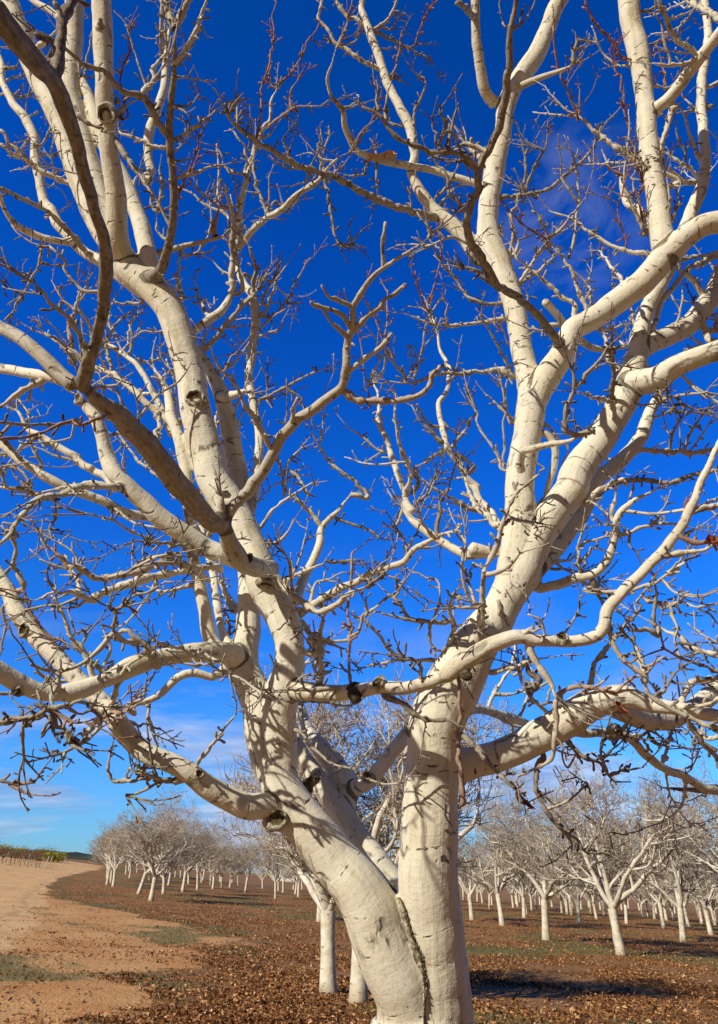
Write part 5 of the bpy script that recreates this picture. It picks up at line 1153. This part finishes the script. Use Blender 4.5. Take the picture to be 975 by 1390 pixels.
def far_bark(name, white):
    m, nt, b = new_mat(name, 0.8); g = NT(nt); pos = g.n('ShaderNodeTexCoord').outputs['Object']; tx, ty, tz = g.sep(g.attr('tint'))
    a = g.noise(pos, 6.0, 5, 0.6); x_, y_, z_ = g.sep(pos)
    if white:
        c = g.mix(g.ramp(a, [(0.38, 0.0), (0.62, 1.0)]), (0.76, 0.70, 0.55), (0.58, 0.50, 0.35))
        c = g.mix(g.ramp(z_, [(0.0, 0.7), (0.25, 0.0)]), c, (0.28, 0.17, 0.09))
        c = g.mix(g.ramp(g.noise(g.vmul(pos, (8.0, 8.0, 26.0)), 1.0, 3), [(0.6, 0.0), (0.68, 0.8)]), c, (0.10, 0.075, 0.05))
    else:
        c = g.mix(g.ramp(a, [(0.38, 0.0), (0.62, 1.0)]), (0.70, 0.64, 0.52), (0.50, 0.43, 0.32))
        c = g.mix(g.math('MULTIPLY', tx, 1.0), c, (0.26, 0.18, 0.125)); c = g.mix(g.math('MULTIPLY', ty, 1.0), c, (0.22, 0.09, 0.055))
    g.set(b, 'Base Color', c); g.set(b, 'Normal', g.bump(a, 0.02))
    return m
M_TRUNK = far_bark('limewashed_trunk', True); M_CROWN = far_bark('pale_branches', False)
VAR = [orchard_variant(100 + i, two=(i % 3 == 1)) for i in range(7)] + [orchard_variant(300, 5.0, dense=True), orchard_variant(301, 5.0, dense=True)]
print('crown verts', [v[2] for v in VAR])

_near = None
def orchard_tree(x, y, s, rz, v, label, group, lean=(0, 0)):
    t = empty('fruit_tree', (x, y, float(gz(x, y)) - 0.02), rz); t.scale = (s, s, s * rng.uniform(.88, 1.1))
    if lean == (0, 0): lean = (rng.normal() * .04, rng.normal() * .05)
    t.rotation_euler = (lean[0], lean[1], rz)
    tag(t, label, 'tree', group)
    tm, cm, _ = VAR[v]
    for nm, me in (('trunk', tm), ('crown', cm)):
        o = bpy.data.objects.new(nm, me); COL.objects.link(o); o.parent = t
    return t
GROUP = 'bare white-trunked trees planted in rows across the orchard'
NEAR = [  # base x, y in the photograph, scale, lean, what sets it apart
 (446, 1352, 1.0, (0, 0), 'bare tree with upright white trunk right behind the big tree, left of its leaning stem'),
 (486, 1362, 1.0, (0.0, -0.12), 'bare tree whose slanting white trunk shows just under the leaning thick stem'),
 (434, 1252, 1.0, (0, 0), 'bare tree whose slim white trunk peeps out left of the near upright white trunk'),
 (205, 1223, 1.12, (0, 0.05), 'front bare tree of the left clump, with the straightest thick pale trunk'),
 (188, 1214, 1.05, (0, 0.22), 'bare tree of the left clump whose trunk slants strongly to the right'),
 (222, 1214, 1.0, (0, 0.06), 'bare tree just right of the front tree of the left clump, forking low'),
 (149, 1195, 1.0, (0, 0.05), 'leftmost bare orchard tree, standing at the bend of the dirt road'),
 (176, 1193, 0.95, (0, 0.03), 'small bare tree between the leftmost orchard tree and the left clump'),
 (248, 1211, 1.0, (0, 0.02), 'first bare tree of the row leading right from the left clump'),
 (268, 1209, 1.0, (0, 0.02), 'second bare tree of the row leading right from the left clump'),
 (289, 1207, 1.0, (0, 0.02), 'third bare tree of the row leading right from the left clump'),
 (301, 1206, 0.95, (0, 0.08), 'bare tree with slanting pale trunk, fourth in the row right of the left clump'),
 (312, 1205, 0.9, (0, 0.05), 'short leaning bare tree at the far end of the left row'),
 (844, 1299, 1.12, (0, 0), 'nearest bare tree on the right, its trunk forking just above the leafy ground'),
 (838, 1282, 0.95, (0, 0), 'bare tree directly behind the nearest tree on the right'),
 (742, 1277, 1.12, (0, -0.03), 'large bare tree with thick cream trunk, between the big stem and the nearest right tree'),
 (682, 1257, 1.05, (0, 0), 'bare tree with thin upright white trunk, second to the right of the big stem'),
 (641, 1250, 1.05, (0, 0), 'bare tree with thin white trunk, first to the right of the big stem'),
 (787, 1258, 1.0, (0, 0), 'bare tree with slim trunk between the large cream-trunked tree and the nearest right tree'),
 (928, 1279, 1.08, (0, -0.08), 'bare tree with left-slanting white trunk, right of the nearest right tree'),
 (966, 1270, 1.05, (0, -0.08), 'bare tree with white trunk close to the right edge of the picture'),
 (1030, 1300, 1.2, (0, 0), 'bare tree at the right edge whose long pale limb slopes up to the left'),
 (901, 1261, 0.95, (0, -0.04), 'slim bare tree behind and left of the left-slanting white trunk'),
 (851, 1255, 0.9, (0, 0), 'bare tree a row behind, its trunk just right of the nearest right tree'),
]
for i, (px, py, s, ln, lab) in enumerate(NEAR):
    X, Y = ground_at(px, py)
    orchard_tree(X, Y, s * rng.uniform(.97, 1.03), rng.random() * 6.28 if i > 2 else [2.2, 4.0, 1.0][i], i % 7 if i > 1 else 7 + i, lab, GROUP, ln)
    if i < 24: print('tree', i, round(X, 1), round(Y, 1))
FAR = [(697,1233),(668,1229),(712,1246),(722,1236),(810,1248),(776,1243),(820,1243),(828,1244),(803,1241),(873,1246),(881,1246),(889,1248),(905,1250),(915,1250),(935,1258),(953,1254),(971,1256),
       (655,1226),(703,1231),(728,1234),(763,1240),(770,1241),(648,1224),(629,1222),(636,1222),(245,1192),(231,1196),(203,1195),(259,1191),(276,1190),(284,1190),(323,1202),(335,1199),(341,1198),(347,1197),(353,1197),(358,1196),(327,1196),(267,1186),(220,1188),
       (186,1185),(171,1187),(256,1200),(300,1193),(312,1192),(378,1210),(405,1218),(416,1206)]
placed = [ground_at(a, b_) for a, b_, *_ in NEAR]
cnt = 0
for px, py in FAR:
    X, Y = ground_at(px, py)
    Y = min(Y, 120)
    if py < 1215 or True:
        orchard_tree(X, Y, rng.uniform(.85, 1.02), rng.random() * 6.28, int(rng.integers(7)), 'small bare white-trunked tree far back in the orchard rows', GROUP + ', far back')
        placed.append((X, Y)); cnt += 1
# rows going on behind those that can be made out
for row in range(16):
    Y = 62 + row * 6.5
    for X in np.arange(-0.30 * Y, 0.62 * Y, 6.2):
        X2, Y2 = X + rng.normal() * 0.3, Y + rng.normal() * 0.4
        if cnt > 150: break
        if min(math.hypot(X2 - a, Y2 - b_) for a, b_ in placed) < 4.2: continue
        orchard_tree(X2, Y2, rng.uniform(.85, 1.0), rng.random() * 6.28, int(rng.integers(7)), 'small bare white-trunked tree far back in the orchard rows', GROUP + ', far back')
        placed.append((X2, Y2)); cnt += 1
print('orchard far trees', cnt)

# ------------------------------------------------------------------ vineyard, shrubs, post, farm building
def leaf_clump(n, rx, ry, h, seed, cols):
    r_ = np.random.default_rng(seed); V = []; 
    k = max(4, n // 60); cc = np.stack([r_.normal(size=k) * rx * .45, r_.normal(size=k) * ry * .45, h * r_.uniform(.3, .85, k)], 1)
    c = cc[r_.integers(k, size=n)] + r_.normal(size=(n, 3)) * [rx * .25, ry * .25, h * .16]; c[:, 2] = np.abs(c[:, 2])
    d1 = r_.normal(size=(n, 3)); d1 /= np.linalg.norm(d1, axis=1)[:, None]; d2 = np.cross(d1, r_.normal(size=(n, 3))); d2 /= np.linalg.norm(d2, axis=1)[:, None]
    s = r_.uniform(.05, .12, n)[:, None]
    V = np.stack([c - d1 * s, c + d2 * s * .5, c + d1 * s, c - d2 * s * .5], 1).reshape(-1, 3)
    return V, (np.arange(n)[:, None] * 4 + [0, 1, 2, 3])
M_SHRUB = simple('yellow_green_leaf', (0.20, 0.20, 0.03), (0.46, 0.38, 0.06), 1.6)
M_HEDGE = simple('dark_green_leaf', (0.03, 0.05, 0.018), (0.08, 0.10, 0.03), 0.6)
M_VINE = simple('vine_wood', (0.10, 0.055, 0.035), (0.26, 0.16, 0.10), 6.0)
M_POST = simple('grey_post', (0.34, 0.33, 0.31), (0.52, 0.51, 0.49), 4.0)
def shrub(px, py, s, seed, label, mat=M_SHRUB, group='shrubs behind the vineyard', dist=None):
    X, Y = ground_at(px, py)
    if dist: k = dist / Y; X, Y = X * k, Y * k
    t = empty('shrub', (X, Y, float(gz(X, Y)))); tag(t, label, 'shrub', group)
    V, Q_ = leaf_clump(1500, s, s * .8, s * 1.15, seed, None); link_mesh('foliage', mesh_from(V, Q_, smooth=False, name='foliage'), mat, t)
    b = Batch()
    for k in range(6):
        a = k * 1.05; b.tube(np.array([[0, 0, -.05], [math.cos(a) * s * .1, math.sin(a) * s * .1, s * .35], [math.cos(a) * s * .3, math.sin(a) * s * .3, s * .8]]), [.05, .035, .015], 5, tint=(1, 0, 0))
    link_mesh('stem', b.mesh('stem'), M_VINE, t)
for i, (px, s, lab) in enumerate([(4, 1.9, 'yellow-green shrub at the left edge behind the vineyard'), (24, 1.7, 'second yellow-green shrub from the left behind the vineyard'), (54, 2.0, 'tallest yellow-green shrub behind the vineyard, with upright shoots'),
                       (67, 1.5, 'low yellow-green shrub between the tallest and the rightmost one'), (79, 1.5, 'rightmost yellow-green shrub at the end of the vineyard'), (-14, 1.8, 'yellow-green shrub just outside the left end of the vineyard'), (38, 1.3, 'small olive shrub left of the tallest yellow-green shrub')]):
    shrub(px, 1168, s * .72, 50 + i, lab, dist=118)

# vines: one plant each, twisted stock with bare canes, plus slanting posts
vb = Batch()
vine_meshes = []
for sd in range(4):
    r0 = rng; rng = np.random.default_rng(900 + sd); b = Batch()
    b.tube(np.array([[0, 0, -.05], [.03, .02, .25], [-.02, 0, .5], [.02, .02, .65]]), [.035, .03, .028, .03], 6, tint=(1, 0, 0))
    for k in range(30):
        a = rng.random() * 6.28; p = np.array([0, 0, .62]); d = unit(np.array([math.cos(a) * .6, math.sin(a) * .6, 1])); pts = [p]
        for _ in range(6): d = unit(d + rng.normal(size=3) * .25); p = p + d * .14; pts.append(p)
        b.tube(np.array(pts), np.linspace(.011, .006, 7), 3, tint=(1, .3, 0))
    me = b.mesh('vine_stock'); me.materials.append(M_VINE); vine_meshes.append(me); rng = r0
k = 0
print('VY', [ground_at(20, q_) for q_ in (1170, 1173, 1176, 1179)], YROAD_END)
for row in range(5):
    Y = 95 + row * 4.0
    for X in np.arange(-0.56 * Y, -0.39 * Y, 1.05):
        o = bpy.data.objects.new('grapevine', vine_meshes[k % 4]); COL.objects.link(o); o.location = (X, Y + rng.normal() * .2, float(gz(X, Y))); o.rotation_euler = (0, 0, rng.random() * 6.28)
        o.scale = (1.2, 1.2, rng.uniform(.95, 1.25)); tag(o, 'bare brown grapevine standing in the vineyard rows left of the road', 'vine', 'bare vines in the rows left of the road'); k += 1
print('vines', k)
pm = Batch(); pm.tube(np.array([[0, 0, -.1], [.12, 0, .6], [.27, 0, 1.25]]), [.045, .045, .04], 8, tint=(0, 0, 0)); pme = pm.mesh('vineyard_post'); pme.materials.append(M_POST)
for i, px in enumerate([6, 17, 32, 36, 44, 52, 62]):
    X, Y = ground_at(px, 1172); s_ = 95 / Y; X, Y = X * s_, 95 + (i % 3) * 4
    o = bpy.data.objects.new('vineyard_post', pme); COL.objects.link(o); o.location = (X, Y, float(gz(X, Y))); o.rotation_euler = (0, 0, rng.normal() * .3)
    tag(o, 'grey slanting post among the bare vines left of the road', 'post', 'slanting posts in the vineyard')

# yellow tape on a white stake at the road bend, yellow board behind the left clump
M_YEL = simple('yellow_paint', (0.75, 0.48, 0.02), (0.82, 0.58, 0.05), 3.0, 0.5); M_WHT = simple('white_paint', (0.72, 0.72, 0.70), (0.8, 0.8, 0.78), 3.0, 0.6)
def bar(p0, p1, w, t):
    p0, p1 = np.array(p0, float), np.array(p1, float); d = unit(p1 - p0); s = unit(np.cross(d, [0, 1.0, 0.01])) * w / 2; u = unit(np.cross(d, s)) * t / 2
    V = [p + a * s + c_ * u for p in (p0, p1) for a, c_ in ((-1, -1), (1, -1), (1, 1), (-1, 1))]
    return V, [(0,1,2,3), (7,6,5,4), (0,4,5,1), (1,5,6,2), (2,6,7,3), (3,7,4,0)]
X, Y = ground_at(138, 1180); Y = min(Y, 80); t = empty('marker_stake', (X, Y, float(gz(X, Y)))); tag(t, 'white stake with a slanting yellow board at the bend of the dirt road', 'marker')
V, Q_ = bar((0, 0, -.1), (-.05, 0, 1.0), .09, .09); link_mesh('stake', mesh_from(V, Q_, smooth=False, name='stake'), M_WHT, t)
V, Q_ = bar((-.75, -.06, 1.35), (.05, -.06, 0.85), .24, .03); link_mesh('board', mesh_from(V, Q_, smooth=False, name='board'), M_YEL, t)
X, Y = ground_at(189, 1182); Y = min(Y, 75); t = empty('marker_board', (X, Y, float(gz(X, Y)))); tag(t, 'small yellow board on two stakes behind the slanting tree of the left clump', 'marker')
V, Q_ = bar((-.5, 0, .95), (.5, 0, .9), .26, .04); link_mesh('board', mesh_from(V, Q_, smooth=False, name='board'), M_YEL, t)
for sx in (-.4, .4):
    V, Q_ = bar((sx, .05, -.1), (sx, .05, .95), .07, .06); link_mesh('stake', mesh_from(V, Q_, smooth=False, name='stake'), M_WHT, t)

# farm building far away
X, Y = ground_at(386, 1197); k = 230 / Y; X, Y = X * k, 230; t = empty('farm_building', (X, Y, float(gz(X, Y)))); tag(t, 'long low white farm building far away beyond the orchard rows', 'building')
def box(x0, x1, y0, y1, z0, z1):
    V = [(x, y, z) for z in (z0, z1) for x, y in ((x0, y0), (x1, y0), (x1, y1), (x0, y1))]
    return V, [(3,2,1,0), (4,5,6,7), (0,1,5,4), (1,2,6,5), (2,3,7,6), (3,0,4,7)]
V, Q_ = box(-3, 3.6, 0, 5, -1, 2.6); link_mesh('wall', mesh_from(V, Q_, smooth=False, name='wall'), M_WHT, t)
V = [(-3.3, -.3, 2.6), (3.9, -.3, 2.6), (3.9, 5.3, 2.6), (-3.3, 5.3, 2.6), (-3.3, 2.5, 3.5), (3.9, 2.5, 3.5)]
link_mesh('roof', mesh_from(V, [(0,1,5,4), (2,3,4,5), (0,3,2,1)], [(0,4,3), (1,2,5)], smooth=False, name='roof'), simple('grey_roof', (.45, .44, .43), (.55, .54, .52), 2.0), t)
for wx in (-2, 0, 2):
    V, Q_ = box(wx - .35, wx + .35, -.03, .02, .9, 1.8); link_mesh('window', mesh_from(V, Q_, smooth=False, name='window'), simple('window_dark', (.05, .06, .07), (.08, .09, .1), 3.0, .3), t)
for i, (px, s, lab) in enumerate([(402, 4.2, 'dark green bush right of the far white farm building'), (414, 3.2, 'smaller dark green bush two places right of the farm building'), (370, 2.4, 'low dark bush left of the far white farm building')]):
    shrub(px, 1204, s, 70 + i, lab, M_HEDGE, 'dark bushes around the farm building', dist=226)

# distant wooded ridge on the skyline, brown plain behind
def ridge(name, x0, x1, y0, h, seed, mat, base=-8):
    n = 240; V = []; Q_ = []
    for i in range(n):
        xx = x0 + (x1 - x0) * i / (n - 1); e = math.sin(math.pi * i / (n - 1)) ** .35
        hh = h * e * (0.75 + 0.35 * mnoise.noise(Vector((xx * .006, seed, 0))) + 0.16 * mnoise.noise(Vector((xx * .05, seed, 3))) + 0.1 * mnoise.noise(Vector((xx * .2, seed, 5))))
        z = float(gz(xx, y0))
        for dy, f_ in ((0, 0), (15, .7), (40, 1.0), (160, .6), (400, 0)): V.append((xx, y0 + dy, z + base * (f_ == 0) + hh * f_ * (1 + .12 * rng.normal())))
    for i in range(n - 1):
        for k in range(4): Q_.append((i*5+k, (i+1)*5+k, (i+1)*5+k+1, i*5+k+1))
    o = link_mesh(name, mesh_from(V, Q_, name=name), mat); o['kind'] = 'structure'; return o
ridge('hills', -900, -120, 640, 8.5, 4.4, simple('far_wood', (0.022, 0.035, 0.024), (0.05, 0.065, 0.035), 0.08), base=-6)
ridge('hills', -150, 900, 1500, 16, 8.1, simple('far_plain', (0.10, 0.09, 0.08), (0.16, 0.14, 0.11), 0.05), base=-20)

# ------------------------------------------------------------------ sky, sun, camera
SUN_AZ = math.radians(46)      # behind the photographer and to the left
SUN_EL = math.radians(33)
sun_dir = np.array([-math.sin(SUN_AZ) * math.cos(SUN_EL), -math.cos(SUN_AZ) * math.cos(SUN_EL), math.sin(SUN_EL)])
sd_ = bpy.data.lights.new('sun', 'SUN'); sd_.energy = 5.0; sd_.angle = math.radians(0.53); sd_.color = (1.0, 0.945, 0.84)
so = bpy.data.objects.new('sun', sd_); COL.objects.link(so); so.rotation_euler = Vector(sun_dir).to_track_quat('Z', 'Y').to_euler(); so.location = (-5, -5, 10)

w = bpy.data.worlds.new('World'); scene.world = w; w.use_nodes = True; nt = w.node_tree; nt.nodes.clear(); g = NT(nt)
sky = g.n('ShaderNodeTexSky', sky_type='NISHITA'); sky.sun_disc = False; sky.sun_elevation = SUN_EL
sky.sun_rotation = math.atan2(sun_dir[0], sun_dir[1]); sky.altitude = 700; sky.air_density = 1.0; sky.dust_density = 0.3; sky.ozone_density = 2.5
tc = g.n('ShaderNodeTexCoord').outputs['Generated']; X_, Y_, Z_ = g.sep(tc)
hs = g.n('ShaderNodeHueSaturation', inp={'Hue': 0.513, 'Saturation': 1.22, 'Value': 1.0, 'Fac': 1.0, 'Color': sky.outputs[0]}).outputs[0]
grade = g.ramp(Z_, [(0.0, (0.42, 0.70, 1.15)), (0.14, (0.46, 1.15, 1.75)), (0.30, (0.22, 1.15, 2.1)), (0.45, (0.10, 1.08, 2.2)), (0.72, (0.03, 0.92, 2.0)), (0.88, (0.02, 0.88, 1.75))])
hs = g.mix(1.0, hs, grade, 'MULTIPLY')
# clouds: flat projected layer
zz = g.math('MAXIMUM', Z_, 0.03)
cv = g.n('ShaderNodeCombineXYZ', inp={0: g.math('DIVIDE', X_, g.math('ADD', zz, 0.12)), 1: g.math('DIVIDE', Y_, g.math('ADD', zz, 0.12)), 2: 0.0}).outputs[0]
cn = g.noise(g.n('ShaderNodeMapping', inp={'Vector': tc, 'Scale': (4.2, 4.2, 15.0), 'Location': (1.7, 4.2, 0.35)}).outputs[0], 1.0, 8, 0.56, 0.35)
low = g.ramp(Z_, [(0.0, 1.0), (0.16, 0.8), (0.30, 0.12), (0.42, 0.0)])
cn = g.math('ADD', cn, g.ramp(Z_, [(0.0, 0.09), (0.12, 0.05), (0.22, -0.02)]))
cl = g.ramp(cn, [(0.50, 0.0), (0.64, 1.0)])
cl = g.math('MULTIPLY', cl, low, clamp=True)
wisp = g.noise(g.n('ShaderNodeMapping', inp={'Vector': tc, 'Scale': (5.0, 5.0, 9.0), 'Location': (0.4, 0, 0.9)}).outputs[0], 1.0, 7, 0.6, 1.0)
dv = g.n('ShaderNodeVectorMath', operation='DISTANCE'); g.set(dv, 0, tc); _wd = unit(W(760, 300, 1.0) - CAM0); g.set(dv, 1, tuple(_wd))
wm_ = g.math('MULTIPLY', g.ramp(wisp, [(0.46, 0.0), (0.72, 0.42)]), g.ramp(dv.outputs['Value'], [(0.0, 1.0), (0.14, 0.0)]))
shade = g.noise(g.vmul(cv, (1.4, 3.0, 1.0)), 1.0, 5, 0.6, 0.3)
ccol = g.mix(g.ramp(shade, [(0.38, 0.0), (0.62, 1.0)]), (3.0, 3.7, 6.0), (6.4, 7.1, 8.8))
col = g.mix(g.math('MULTIPLY', cl, 0.85), hs, ccol)
col = g.mix(wm_, col, (6.0, 6.6, 8.0))
col = g.mix(1.0, col, g.ramp(g.math('ADD', g.math('MULTIPLY', Y_, 0.5), 0.5), [(0.45, 0.14), (0.70, 1.0)]), 'MULTIPLY')  # sky dimmed behind and beside the view to weaken fill light
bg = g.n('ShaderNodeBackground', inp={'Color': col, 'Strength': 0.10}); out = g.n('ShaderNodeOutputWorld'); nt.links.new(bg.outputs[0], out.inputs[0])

cam = bpy.data.cameras.new('camera'); co_ = bpy.data.objects.new('camera', cam); COL.objects.link(co_)
cam.sensor_fit = 'VERTICAL'; cam.sensor_height = 36; cam.sensor_width = 36; cam.lens = FPX / 1390 * 36; cam.shift_y = -45 / 1390; cam.clip_end = 8000; cam.clip_start = 0.05
co_.location = (0, 0, CAMH); co_.rotation_euler = (math.pi / 2 + PITCH, 0, 0)
scene.camera = co_
scene.view_settings.view_transform = 'Standard'; scene.view_settings.look = 'None'; scene.view_settings.exposure = 0
scene.render.film_transparent = False
